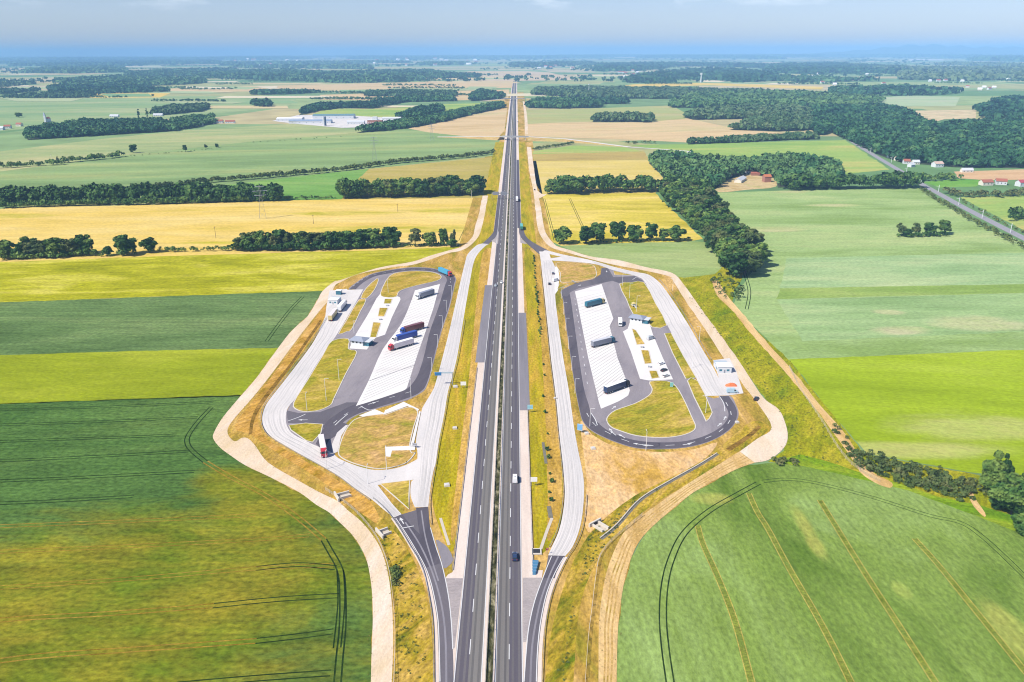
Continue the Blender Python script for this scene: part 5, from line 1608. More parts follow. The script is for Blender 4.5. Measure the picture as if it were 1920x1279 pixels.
TR = [
    # tail px, head px, cab, side, top, label
    ((819, 503), (851, 516), P_red, P_cyan, P_cyan, "truck with red cab and bright blue trailer rounding the top of the left loop", 2.2),
    ((815, 545), (778, 557), P_white, P_grey, P_grey, "truck with white cab and dark grey trailer nearest the top of the left parking", 2.2),
    ((796, 608), (749, 621), P_blue, P_rust, P_rust, "truck with dark blue cab and rusty red trailer in the left parking", 2.2),
    ((783, 624), (734, 637), P_white, P_blue, P_blue, "truck with white cab and deep blue trailer parked between two others", 2.2),
    ((776, 638), (727, 652), P_red, P_pink, P_white, "truck with red cab and pale white trailer lowest of three parked together", 2.2),
    ((637, 577), (646, 566), P_white, P_white, P_white, "white truck parked in the left lane beside the station building", 2.4),
    ((618, 597), (631, 580), P_white, P_yel, P_pink, "truck with sandy yellow trailer behind the white one in the left lane", 2.4),
    ((1096, 572), (1135, 562), P_yel, P_teal, P_teal, "truck with dark teal trailer and yellowish cab topmost in the right parking", 2.2),
    ((1111, 645), (1151, 635), P_teal, P_grey, P_lgrey, "truck with grey trailer and blue cab in the middle of the right parking", 2.2),
    ((1133, 732), (1180, 715), P_dark, P_navy, P_white, "truck with white roof and dark sides lowest in the right parking", 2.2),
]
for (tl, hd, cb, sd, tp, lab, zz) in TR:
    place(truck(lab, cb, sd, tp), tl, hd, 0.187, zz)
t_ = truck("truck with red cab and long pale open trailer turning onto the left ramp", P_red, P_lgrey, P_pink, None, tip=True)
place(t_, (602, 818), (608, 852), 0.175, 2.0)
t_ = truck("small truck of green cab and turquoise trailer leaving the right ramp on the motorway", P_green, P_green, paint("turquoise", (0.10, 0.40, 0.34)), None)
place(t_, (978.5, 431), (977, 419), 0.18, 2.0)
t_ = truck("white truck far along the right carriageway below the sign gantry's row", P_white, P_white, P_white, None)
place(t_, (969.5, 378), (969, 368), 0.18, 2.0)
t_ = truck("tiny white truck beyond the first bridge on the right carriageway", P_white, P_white, P_white, None)
place(t_, (970, 228.5), (970, 225.5), 0.18, 2.0)


def box_truck(label, col, tail, head):
    r = empty("truck", (0, 0, 0), 0, label, "truck")
    b = MB().box(-1.2, 1.2, -4.2, 1.9, 1.0, 3.5).build("cargo_box", col, r)
    MB().box(-1.15, 1.15, -4.15, 1.85, 3.5, 3.56).build("roof", P_white, b)
    MB().box(-.5, .5, -4.2, 4.0, .55, .98).build("chassis", M_chas, r)
    MB().profile([(2.1, .6), (4.2, .5), (4.25, 1.4), (3.75, 2.5), (3.3, 2.75), (2.1, 2.8)], -1.1, 1.1, [0, 0, 0, .08, .1, .06]).build("cab", col, r)
    MB().add([(-1.0, 4.22, 1.52), (1.0, 4.22, 1.52), (.92, 3.84, 2.42), (-.92, 3.84, 2.42)], [(0, 1, 2, 3)]).build("windscreen", M_glass, r)
    for s in (-1, 1):
        MB().box(s * .8 - .18, s * .8 + .18, 4.2, 4.28, .75, .95).build("headlight", M_head, r)
        MB().add([(s * 1.11, 3.6, 1.5), (s * 1.11, 2.7, 1.5), (s * 1.06, 2.75, 2.25), (s * 1.06, 3.4, 2.25)], [(0, 1, 2, 3)]).build("window", M_glass, r)
        for y in (3.1, -2.6):
            wheel(r, s * 1.0, y, .45, .3)
    return place(r, tail, head, 0.16, 1.8)


box_truck("white box truck with a flat roof standing in the right truck lane", P_white, (1162, 592), (1164, 616))

CARS = [
    ((965.5, 1049), (965.5, 1035), P_navy, False, "dark navy car driving in the right lane of the right carriageway", .17),
    ((965.5, 903), (965.5, 891), P_white, True, "white van driving in the right lane of the right carriageway", .17),
    ((940.5, 526), (939.5, 531), P_white, False, "white car in the inner lane of the left carriageway", .17),
    ((929.5, 532), (928.5, 537), P_silver, False, "pale silver car in the outer lane of the left carriageway", .17),
    ((954, 287.5), (953.8, 290.5), P_dark, False, "dark car far away on the left carriageway below the bridge", .17),
    ((1212, 636), (1228, 631), P_silver, True, "silver blue van parked across the plaza below the right kiosk", .18),
    ((1234, 682.5), (1246, 678), P_white, False, "white parked car topmost of three on the right plaza", .18),
    ((1239, 695), (1251, 690), P_dark, False, "black parked car middle of three on the right plaza", .18),
    ((1243, 705), (1254, 701), paint("pearl", (0.6, 0.6, 0.58)), False, "pearl white parked car lowest of three on the right plaza", .18),
    ((1037, 515), (1037, 508), paint("graphite", (0.10, 0.11, 0.13)), False, "graphite car topmost on the right ramp's parking strip", .18),
    ((1038, 526), (1046, 524), P_white, True, "white van with dark shadow on the right ramp's parking strip", .18),
    ((1030.5, 534), (1030, 528), P_dark, False, "black car driving down the right concrete ramp", .18),
    ((1415, 750), (1421, 742), P_dark, False, "black car standing on the gravel road beside the right loop", .15),
    ((1364, 733), (1382, 733), paint("pale_blue", (0.35, 0.5, 0.6)), True, "pale blue van parked beside the orange tarpaulin heap", .18),
    ((1002.3, 357), (1002.6, 353), P_dark, False, "dark car tiny on the right gravel road near the tree row", .14),
]
for (tl, hd, c, v, lab, z) in CARS:
    place(car(lab, c, v), tl, hd, z, 0.9)

# ------------------------------------------------------------------ buildings
M_wallw = plain("white_render", (0.56, 0.58, 0.60, 1), 0.8, noise=0.05, scale=0.5)
M_roofg = plain("grey_metal_roof", (0.30, 0.33, 0.40, 1), 0.5, 0.2, 0.4, 0.06, 0.6)
M_roofl = plain("pale_flat_roof", (0.50, 0.52, 0.55, 1), 0.7, noise=0.06, scale=0.4)
M_tealg = plain("teal_glazing", (0.03, 0.14, 0.20, 1), 0.15, 0, 0.6, 0.05)
M_redroof = plain("red_tile_roof", (0.30, 0.10, 0.065, 1), 0.8, noise=0.2, scale=0.8)
M_wallc = plain("cream_render", (0.62, 0.58, 0.5, 1), 0.85, noise=0.08, scale=0.4)
M_wallb = plain("brick_wall", (0.32, 0.15, 0.11, 1), 0.85, noise=0.15, scale=0.6)
M_roofb = plain("blue_grey_sheet_roof", (0.24, 0.31, 0.42, 1), 0.5, 0.1, 0.4, 0.08, 0.1)
M_roofw = plain("white_sheet_roof", (0.74, 0.74, 0.76, 1), 0.6, noise=0.05, scale=0.1)


def gable(name, label, cat, px, py, w, d, h, rh, rot, wall, roof, windows=0, group=None, z=0.05):
    x, y = G(px, py)
    r = empty(name, (x, y, z), rot, label, cat, group)
    MB().box(-w / 2, w / 2, -d / 2, d / 2, -.2, h).add([(-w / 2, -d / 2, h), (-w / 2, d / 2, h), (-w / 2, 0, h + rh), (w / 2, -d / 2, h), (w / 2, d / 2, h), (w / 2, 0, h + rh)], [(0, 1, 2), (3, 5, 4)]).build("wall", wall, r)
    o = .4
    e = rh / (d / 2) * o
    MB().add([(-w / 2 - o, -d / 2 - o, h - e + .06), (w / 2 + o, -d / 2 - o, h - e + .06), (w / 2 + o, 0, h + rh + .06), (-w / 2 - o, 0, h + rh + .06), (-w / 2 - o, d / 2 + o, h - e + .06), (w / 2 + o, d / 2 + o, h - e + .06),
              (-w / 2 - o, -d / 2 - o, h - e + .26), (w / 2 + o, -d / 2 - o, h - e + .26), (w / 2 + o, 0, h + rh + .26), (-w / 2 - o, 0, h + rh + .26), (-w / 2 - o, d / 2 + o, h - e + .26), (w / 2 + o, d / 2 + o, h - e + .26)],
             [(0, 1, 2, 3), (3, 2, 5, 4), (6, 9, 8, 7), (9, 10, 11, 8), (0, 6, 7, 1), (4, 5, 11, 10), (0, 3, 9, 6), (3, 4, 10, 9), (1, 7, 8, 2), (2, 8, 11, 5)]).build("roof", roof, r)
    for i in range(windows):
        xx = -w / 2 + (i + .5) * w / windows
        MB().box(xx - .55, xx + .55, -d / 2 - .04, -d / 2 + .02, h * .35, h * .35 + 1.3).build("window", M_glass, r)
    return r


def flat_building(name, label, cat, px, py, w, d, h, rot, wall, roof, z=0.17):
    x, y = G(px, py)
    r = empty(name, (x, y, z), rot, label, cat)
    MB().box(-w / 2, w / 2, -d / 2, d / 2, 0, h).build("wall", wall, r)
    MB().box(-w / 2 - .25, w / 2 + .25, -d / 2 - .25, d / 2 + .25, h, h + .3).box(-w / 2, w / 2, -d / 2, d / 2, h + .3, h + .36).build("roof", roof, r)
    return r


def kiosk(px, py, rot, label):
    """wash-house with a shallow hipped roof and a glazed lean-to"""
    x, y = G(px, py)
    r = empty("service_building", (x, y, 0.17), rot, label, "service building")
    MB().box(-4, 4, -3, 3, 0, 3.0).build("wall", M_wallw, r)
    MB().add([(-5, -4, 3.0), (5, -4, 3.0), (5, 4, 3.0), (-5, 4, 3.0), (-1.6, 0, 4.5), (1.6, 0, 4.5)], [(3, 2, 1, 0), (0, 1, 5, 4), (1, 2, 5), (2, 3, 4, 5), (3, 0, 4)]).build("roof", M_roofg, r)
    MB().box(4.02, 7.5, -2.4, 2.4, 0, 2.6).build("glazed_porch", M_tealg, r)
    MB().box(4.0, 8.2, -3, 3, 2.62, 2.85).build("porch_roof", M_roofl, r)
    for xx in (-2.4, 0, 2.4):
        MB().box(xx - .5, xx + .5, -3.05, -2.98, 1.4, 2.3).build("window", M_glass, r)
    MB().box(-3.7, -2.8, 3.0, 3.05, 0, 2.2).build("door", P_grey, r)
    return r


kiosk(1195, 603, R(-28), "grey roofed wash-house with teal glazed porch on the right plaza")
kiosk(674, 645, R(-18), "grey roofed wash-house with blue porch on the left plaza")


def station(px, py, rot, s, label, side=1):
    x, y = G(px, py)
    r = empty("station_building", (x, y, 0.17), rot, label, "building")
    MB().box(-4.5 * s, 4.5 * s, -3.6 * s, 3.2 * s, 0, 4.4 * s).build("wall", M_wallw, r)
    MB().box(-4.8 * s, 4.8 * s, -3.9 * s, 3.5 * s, 4.4 * s, 4.75 * s).build("roof", M_roofw, r)
    MB().box(-4.6 * s, 3.6 * s, 3.22 * s, 9.2 * s, 0, 3.4 * s).build("annex", M_wallw, r)
    MB().box(-4.9 * s, 3.9 * s, 3.55 * s, 9.5 * s, 3.4 * s, 3.7 * s).build("annex_roof", plain("blue_grey_flat_roof", (0.36, 0.42, 0.47, 1), 0.6), r)
    for xx in (-2.6, 2.2):
        MB().box((xx - .9) * s, (xx + .9) * s, -3.66 * s, -3.58 * s, 1.3 * s, 2.6 * s).build("window", M_tealg, r)
    MB().box(-.5 * s, .5 * s, -3.66 * s, -3.58 * s, 0, 2.3 * s).build("door", P_grey, r)
    MB().box(-4.56 * s, -4.48 * s, -2 * s, 1.4 * s, 1.2 * s, 2.7 * s).build("shop_window", M_tealg, r)
    return r


station(1356, 696, R(-2), .8, "white two-part filling station building beside the right concrete road")
station(627, 569, R(-8), .7, "white two-part filling station building beside the left concrete road")
# canopy posts of the left station: a small flat-roofed pay booth
flat_building("pay_booth", "small flat white booth with teal front above the left station", "booth", 636, 552, 3.6, 3, 2.8, R(-8), M_tealg, M_roofw)


def orange_heap():
    x, y = G(1371, 724)
    mb = MB()
    rnd = random.Random(3)
    n, mrow = 15, 7
    W_, D_ = 6.0, 2.2
    for j in range(mrow):
        for i in range(n):
            u, v = i / (n - 1) * 2 - 1, j / (mrow - 1) * 2 - 1
            hgt = max(0, (1 - u * u) * (1 - v * v)) * 1.5 + (0 if abs(u) == 1 or abs(v) == 1 else rnd.uniform(0, .35))
            mb.v.append((u * W_ / 2, v * D_ / 2, hgt))
    for j in range(mrow - 1):
        for i in range(n - 1):
            a = j * n + i
            mb.f.append((a, a + 1, a + n + 1, a + n))
    o = mb.build("tarpaulin", plain("orange_tarpaulin", (0.62, 0.16, 0.06, 1), 0.6, noise=0.25, scale=0.7))
    o.location = (x, y, 0.16)
    tag(o, "crumpled orange-red tarpaulin covering a heap below the right station", "tarpaulin")


orange_heap()
# farm with orange roofed barns in the wood clearing
sheet("farm_yard", [(1335, 352), (1362, 338), (1400, 326), (1450, 330), (1455, 350), (1400, 356), (1350, 361)], 0.08, soil("pale_farm_yard", (pc(206, 178, 120), pc(226, 200, 150), pc(190, 186, 110)), 20, 6, 2, 0, 1.5, 0.15, 0.2), sm=3)
gable("barn", "long grey roofed barn lying slanted in the farm clearing", "barn", 1388, 340, 30, 9, 3, 2.4, R(62), M_wallc, M_roofl)
gable("barn", "tall orange-red brick barn on the right of the farm clearing", "barn", 1437, 341, 9, 8, 7, 2.5, R(8), M_wallb, plain("orange_roof", (0.42, 0.14, 0.06, 1), 0.8, noise=0.15))
gable("house", "small white house behind the slanted barn", "house", 1401, 325, 7, 6, 3.5, 2.4, R(20), M_wallw, M_redroof, 2)
gable("house", "red roofed cottage left of the slanted barn", "house", 1366, 331, 9, 6, 3, 2.4, R(-10), M_wallc, M_redroof, 2)
gable("shed", "low ruined brick shed between the two barns", "shed", 1416, 329, 12, 6, 3, 1.6, R(-5), M_wallb, M_redroof)
# houses along the railway
for (px, py, w, d, h, rot, wl, rf, lab) in (
        (1685, 301, 12, 8, 4, 15, M_wallc, M_redroof, "house with pale red roof between railway and forest"), (1699, 307, 9, 8, 4, -10, M_wallw, M_redroof, "white house second along the railway from the forest gap"),
        (1708, 313, 8, 7, 3.5, 25, M_wallw, M_roofl, "grey roofed house third along the railway"), (1716, 308, 10, 7, 3.5, 0, M_wallc, M_roofl, "pale shed-like house behind the third railway house"),
        (1757, 313, 13, 10, 5, 10, M_wallw, plain("pale_pink_roof", (0.5, 0.36, 0.3, 1), 0.8), "lone house with a broad pale pink roof below the forest"), (1668, 296, 7, 6, 3, 0, M_wallw, M_redroof, "tiny hut at the top of the railway houses"),
        (1848, 347, 14, 9, 4, 5, M_wallc, M_redroof, "low house with salmon roof right of the pasture"), (1876, 346, 12, 8, 4.5, -20, M_wallw, M_redroof, "house half hidden by purple trees near the right border"),
        (1915, 349, 12, 9, 5, 10, M_wallw, plain("crimson_roof", (0.35, 0.06, 0.08, 1), 0.7), "house with crimson roof at the right border"), (1918, 303, 12, 8, 4, 0, M_wallw, M_roofl, "white house in the forest edge at the right border"),
        (1812, 323, 16, 6, 3, 3, M_wallc, M_roofl, "long low shed at the top of the reddish field")):
    gable("house", lab, "house", px, py, w, d, h, 2.8, R(rot), wl, rf, 3)
# red roofed farm by the village wood and village houses
for (px, py, w, d, h, rot, wl, rf, lab) in (
        (405, 231, 34, 12, 5, 6, M_wallw, M_redroof, "long farmhouse with salmon roof beside the village wood"), (370, 236, 26, 9, 4, 4, M_wallc, M_roofl, "long low stable left of the salmon roofed farmhouse"),
        (432, 231, 22, 9, 4, 3, M_wallw, M_redroof, "low white stable right of the salmon roofed farmhouse"), (326, 243, 20, 10, 5, 12, M_wallw, M_roofl, "white barn at the right end of the village wood"),
        (15, 241, 14, 9, 5, 10, M_wallw, M_redroof, "white house left of the village wood's end"), (37, 237, 13, 9, 5, -8, M_wallc, M_redroof, "second house behind the far left village wood"),
        (3, 244, 12, 9, 5, 0, M_wallw, M_roofl, "house cut by the left border by the village wood"), (215, 220, 22, 9, 4, 3, M_wallw, M_roofl, "white long house above the village wood"),
        (297, 218, 24, 9, 4, 5, M_wallw, M_roofl, "pale hall right of the cypress-like trees")):
    gable("house", lab, "house", px, py, w, d, h, 3.2, R(rot), wl, rf, 4)
# church spire house
x_, y_ = G(88, 229)
ch = empty("church", (x_, y_, 0), 0, "small white village church with pointed spire above the village wood", "church")
MB().box(-4, 4, -3, 12, 0, 8).build("nave", M_wallw, ch)
MB().add([(-4.5, -3, 8), (4.5, -3, 8), (4.5, 12.5, 8), (-4.5, 12.5, 8), (0, -3, 12), (0, 12.5, 12)], [(0, 1, 4), (1, 2, 5, 4), (2, 3, 5), (3, 0, 4, 5), (3, 2, 1, 0)]).build("roof", M_redroof, ch)
tw_ = MB().box(-2.2, 2.2, -7.2, -3.02, 0, 16).build("tower", M_wallw, ch)
MB().add([(-2.4, -7.4, 16), (2.4, -7.4, 16), (2.4, -2.9, 16), (-2.4, -2.9, 16), (0, -5.1, 25)], [(3, 2, 1, 0), (0, 1, 4), (1, 2, 4), (2, 3, 4), (3, 0, 4)]).build("spire", M_roofg, tw_)
# factory
sheet("factory_yard", [(510, 227), (560, 216), (640, 216), (730, 221), (760, 226), (720, 238), (640, 240), (560, 233)], 0.3, M_conc)
for (px, py, w, d, h, rh, rot, wl, rf, lab) in (
        (545, 226, 62, 40, 6, 2, 4, M_wallw, M_roofw, "broad white roofed factory hall at the left of the works"), (583, 231, 100, 26, 6, 2.5, 3, M_wallw, M_roofb, "long front factory hall with pale blue roof"),
        (627, 222, 104, 38, 8, 3, 3, M_wallw, plain("dark_green_roof", (0.12, 0.22, 0.24, 1), 0.5), "long factory hall with dark green roof behind the tower"), (668, 233, 40, 16, 6, 2.5, 0, M_wallw, M_roofl, "white factory shed between green hall and brick block"),
        (735, 226, 46, 14, 6, 2.5, -3, M_wallw, M_roofl, "pale shed at the right end of the works")):
    gable("factory_hall", lab, "factory hall", px, py, w, d, h, rh, R(rot), wl, rf, 6)
b_ = flat_building("factory_block", "brick office block with white storeys in the works", "factory block", 704, 234, 34, 18, 11, 0, M_wallb, M_wallw, 0.3)
MB().box(-6, 5, -4, 5, 11.4, 18).build("roof_tower", M_wallw, b_)
for i in range(7):
    MB().box(-15 + i * 4.6, -12.4 + i * 4.6, -9.08, -8.98, 4, 5.6).build("window", M_wallw, b_)
x_, y_ = G(608, 236)
sl = empty("silo", (x_, y_, 0), 0, "dark and white silo tower in front of the factory halls", "silo")
MB().cyl((0, 0, 0), (0, 0, 19), 2.6, 2.6, 12).build("tank", M_roofl, sl)
MB().box(2.7, 5.2, -1.5, 1.5, 0, 21).build("lift_tower", P_navy, sl)
MB().cyl((0, 0, 19), (0, 0, 21.5), 2.6, .3, 12).build("cap", M_roofg, sl)
# barns by the second bridge, halls and houses of far towns
for (px, py, w, d, lab) in ((1046, 201, 26, 14, "pale barn left of the pair in the wood beside the second bridge"), (1054, 199, 24, 14, "pale barn right of the pair in the wood beside the second bridge")):
    gable("barn", lab, "barn", px, py, w, d, 6, 3, 0, M_wallw, M_roofw)
gable("warehouse", "long white warehouse on the right horizon", "warehouse", 1737, 113.5, 520, 120, 16, 4, 0, M_wallw, M_roofw)
gable("warehouse", "second faint white warehouse near the right horizon", "warehouse", 1818, 105.5, 420, 120, 18, 4, 0, M_wallw, M_roofw)
rnd = random.Random(9)
towns = [((1160, 1290), (134, 152), 34, "small pale house in the distant town right of the motorway", "houses of the distant right town"), ((1010, 1080), (118, 130), 16, "tiny pale house of the town at the motorway's vanishing end", "houses at the vanishing end"),
         ((700, 900), (108, 126), 26, "tiny pale house of the hazy town left of the vanishing end", "houses of the hazy left town"), ((1500, 1900), (126, 160), 34, "small pale house scattered in the right distant woods", "houses in the right distant woods"),
         ((1780, 1880), (164, 172), 8, "pale house beside the far field at the right", "houses beside the far right field"), ((430, 660), (112, 128), 16, "tiny pale house in the hazy left distance", "houses in the hazy left distance")]
for (xr, yr, n, lab, grp) in towns:
    for i in range(n):
        px, py = rnd.uniform(*xr), rnd.uniform(*yr)
        dist = math.hypot(*G(px, py))
        s = max(1.0, dist / 4200.0)
        gable("house", lab, "house", px, py, rnd.uniform(12, 20) * s, 10 * s, 6 * s, 4 * s, rnd.uniform(-.4, .4), M_wallw if rnd.random() < .7 else M_wallc, M_redroof if rnd.random() < .5 else M_roofw, 0, grp)
x_, y_ = G(1104, 176)
mast = MB().cyl((0, 0, 0), (0, 0, 34), 1.6, .8, 8).cyl((0, 0, 34), (0, 0, 38), 2.6, 2.6, 8).build("water_tower", M_wallw)
mast.location = (x_, y_, 0)
tag(mast, "slim white water tower rising from the wood right of the motorway", "water tower")
x_, y_ = G(1314, 155)
wt = MB().cyl((0, 0, 0), (0, 0, 40), 4, 3, 8).cyl((0, 0, 40), (0, 0, 50), 6, 6, 10).build("water_tower", M_wallw)
wt.location = (x_, y_, 0)
tag(wt, "thick white water tower at the edge of the distant right town", "water tower")

# ------------------------------------------------------------------ bridges over the motorway
M_bank2 = soil("embankment_grass", (pc(188, 160, 96), pc(206, 176, 118), pc(190, 176, 96)), 20, 6, 2, 0, 3.0, 0.12, 0.15)


def bridge(pts, width, label, span, hmax, zlist):
    """embankment and deck along a polyline; zlist gives the deck height at every point"""
    C = GP(pts)
    lab = label
    r = empty("road_bridge", (C[0][0], C[0][1], 0), 0, lab, "bridge")
    inv = Matrix.Translation((-C[0][0], -C[0][1], 0))
    A, B = offset(C, width / 2), offset(C, -width / 2)
    for nm, rngs in (("embankment", None), ("deck", None)):
        mb = MB()
        for i in range(len(C) - 1):
            isp = i in span
            za, zb = zlist[i], zlist[i + 1]
            if nm == "deck":
                t = 1.2 if isp else 0.12
                o = 0.0
                v = [(A[i][0], A[i][1], za - t + .12), (A[i + 1][0], A[i + 1][1], zb - t + .12), (B[i + 1][0], B[i + 1][1], zb - t + .12), (B[i][0], B[i][1], za - t + .12),
                     (A[i][0], A[i][1], za + .12), (A[i + 1][0], A[i + 1][1], zb + .12), (B[i + 1][0], B[i + 1][1], zb + .12), (B[i][0], B[i][1], za + .12)]
                mb.add(v, [(3, 2, 1, 0), (4, 5, 6, 7), (0, 1, 5, 4), (1, 2, 6, 5), (2, 3, 7, 6), (3, 0, 4, 7)])
            elif not isp:
                ex = 1.7
                A2a, B2a = offset(C, width / 2 + za * ex + .6), offset(C, -width / 2 - za * ex - .6)
                A2b, B2b = offset(C, width / 2 + zb * ex + .6), offset(C, -width / 2 - zb * ex - .6)
                v = [(A2a[i][0], A2a[i][1], 0), (A2b[i + 1][0], A2b[i + 1][1], 0), (B2b[i + 1][0], B2b[i + 1][1], 0), (B2a[i][0], B2a[i][1], 0),
                     (A[i][0], A[i][1], za), (A[i + 1][0], A[i + 1][1], zb), (B[i + 1][0], B[i + 1][1], zb), (B[i][0], B[i][1], za)]
                mb.add(v, [(3, 2, 1, 0), (4, 5, 6, 7), (0, 1, 5, 4), (1, 2, 6, 5), (2, 3, 7, 6), (3, 0, 4, 7)])
        mb.v = [(p[0] - C[0][0], p[1] - C[0][1], p[2]) for p in mb.v]
        mb.build(nm, M_conc if nm == "deck" else M_bank2, r)
    for i in sorted(span):
        c = ((C[i][0] + C[i + 1][0]) / 2, (C[i][1] + C[i + 1][1]) / 2)
        z = (zlist[i] + zlist[i + 1]) / 2
        cx, cy = c[0] - C[0][0], c[1] - C[0][1]
        MB().box(cx - .5, cx + .5, cy - width / 2 + 1, cy + width / 2 - 1, 0, z - 1.1).build("pier", M_conc, r)
    for s in (1, -1):
        mb = MB()
        E_ = offset(C, s * (width / 2 - .2))
        for i in sorted(span):
            a, b = E_[i], E_[i + 1]
            v = []
            for (p, z) in ((a, zlist[i]), (b, zlist[i + 1])):
                for dx in (-.1, .1):
                    v += [(p[0] - C[0][0], p[1] + dx - C[0][1], z + .12), (p[0] - C[0][0], p[1] + dx - C[0][1], z + 1.2)]
            mb.add(v, [(0, 1, 3, 2), (4, 6, 7, 5), (0, 4, 5, 1), (2, 3, 7, 6), (1, 5, 7, 3), (0, 2, 6, 4)])
        mb.build("railing", M_steel, r)
    return r


bridge([(820, 257), (880, 259), (940, 262), (952, 263), (966, 263), (979, 263), (992, 263), (1060, 265), (1120, 270), (1180, 276)], 9, "concrete road bridge with grassy ramps crossing the motorway in the middle distance", {2, 3, 4, 5}, 6.5, [0.2, 3, 6.4, 6.7, 6.9, 6.7, 6.4, 4.5, 2, 0.2])
bridge([(900, 190), (945, 189), (957, 188.6), (966, 188.4), (976, 188.2), (986, 188), (1040, 188)], 9, "second, smaller looking bridge far up the motorway", {1, 2, 3, 4}, 6.5, [0.2, 6.4, 6.8, 6.9, 6.8, 6.4, 0.2])
strip("country_road", line_px([(1180, 276), (1240, 280), (1290, 284), (1284, 288), (1240, 284)], 5), 7, 0.25, M_conc)
strip("country_road", line_px([(1210, 283), (1100, 285), (1000, 287)], 4), 4, 0.2, M_dirt)
# railway
RW = line_px([(1516, 200), (1535, 222), (1560, 240), (1597, 265), (1640, 292), (1690, 322), (1727, 345), (1765, 366), (1810, 391), (1870, 422), (1925, 450), (2040, 508)], 6)
rw = strip("railway", RW, 8.5, 0.35, plain("grey_ballast", (0.26, 0.25, 0.27, 1), 0.95, noise=0.2, scale=0.4), skirt=0.0)
for s in (-.72, .72):
    strip("rail", RW, 0.14, 0.5, M_steel, parent=rw, off=s, skirt=0.36)
for i, (px, py) in enumerate(((1615, 272), (1632, 287), (1671, 305), (1699, 326), (1727, 342), (1759, 361), (1797, 385), (1841, 410), (1894, 437))):
    x, y = G(px, py)
    m_ = empty("catenary_mast", (x, y, 0), R(-35), "slim white railway mast %s" % ("beside the forest edge", "by the yellow meadow's corner", "opposite the railway houses", "below the railway houses", "at the thick bushes by the lone house", "just past the row of trees' end", "halfway down the open stretch", "beside the ragged hedge further down", "nearest the right border")[i], "mast", "masts along the railway")
    MB().box(-.22, .22, -.22, .22, 0, 9).build("post", M_wallw, m_)
    MB().box(-3.0, .2, -.08, .08, 7.2, 7.4).build("arm", M_wallw, m_)

# ------------------------------------------------------------------ lamps, signs, small works
M_lamp = plain("white_lamp_paint", (0.72, 0.72, 0.72, 1), 0.5, noise=0.02)


def lamp_post(px, py, h, rot, label, group):
    x, y = G(px, py)
    r = empty("street_lamp", (x, y, 0.1), rot, label, "street lamp", group)
    MB().cyl((0, 0, 0), (0, 0, h), .12, .07, 8).build("pole", M_lamp, r)
    MB().box(-.05, 1.5, -.05, .05, h - .1, h).build("arm", M_lamp, r)
    MB().box(1.3, 2.1, -.16, .16, h - .12, h + .04, .05, .03).build("lamp_head", P_lgrey, r)
    return r


for i, (px, py) in enumerate(((847, 556), (838, 585), (830, 615), (821, 652), (810, 697))):
    lamp_post(px, py, 8, R(180), "tall lamp with its arm over the dark lane on the left loop's outer kerb", "lamps on the left loop's outer kerb")
for i, (px, py) in enumerate(((1053, 560), (1057, 590), (1061, 620), (1066, 655), (1072, 695), (1078, 738))):
    lamp_post(px, py, 8, 0, "tall lamp with arm over the dark lane on the left kerb of the right loop", "lamps on the right loop's left kerb")
for (px, py, h, rot, lab) in ((612, 752, 12, 0, "tall white lamp mast near the lower tip of the left grass island"), (636, 714, 12, 0, "tall white lamp mast in the middle of the left grass island"), (576, 771, 9, 90, "lamp mast at the lower corner of the left grass island"),
                              (728, 549, 10, 0, "lamp mast at the lower edge of the oval grass island"), (725, 881, 10, 90, "lamp mast on the arc below the round grass island"), (771, 748, 10, 90, "lamp mast on the kerb of the left loop's lower bend"), (690, 958 - 50, 8, 90, "lamp mast beside the ramp left of the small triangular island"),
                              (613, 880, 8, 90, "lamp mast on the outer edge of the left concrete road below the red cab"), (664, 625, 8, 0, "lamp post at the end of the left car lane"),
                              (1180, 560, 11, 0, "lamp mast in the upper part of the right grass island"), (1193, 585, 11, 0, "lamp mast just above the right wash-house"), (1167, 536, 9, 0, "lamp mast with blue base at the right island's upper corner"), (1106, 800, 9, 0, "lamp mast on the lower left bend of the right loop"),
                              (1211, 845, 9, 90, "lamp mast below the bottom of the right loop"), (1298, 690, 9, 180, "lamp mast on the strip island opposite the right station"), (1323, 775, 9, 180, "lamp mast at the lower tip of the right strip island"), (1261, 545, 9, 180, "lamp mast between gravel road and right concrete road at the top"), (1311, 640, 9, 180, "lamp mast between gravel road and right concrete road, halfway")):
    lamp_post(px, py, h, R(rot), lab, None)

M_blue = plain("blue_sign_face", (0.03, 0.16, 0.36, 1), 0.5)


def sign(px, py, w, h, z, face, label, rot=0.0, posts=1, stripe=False):
    x, y = G(px, py)
    r = empty("road_sign", (x, y, 0.1), rot, label, "road sign")
    MB().box(-w / 2, w / 2, -.05, .05, z, z + h).build("panel", face, r)
    MB().box(-w / 2 + .12, w / 2 - .12, -.065, -.052, z + .12, z + .2).box(-w / 2 + .12, w / 2 - .12, -.065, -.052, z + h - .2, z + h - .12).build("border", P_white, r)
    for i in range(posts):
        xx = 0 if posts == 1 else (-w * .35 if i == 0 else w * .35)
        MB().cyl((xx, .12, 0), (xx, .12, z + h * .9), .07, .07, 6).build("post", M_steel, r)
    return r


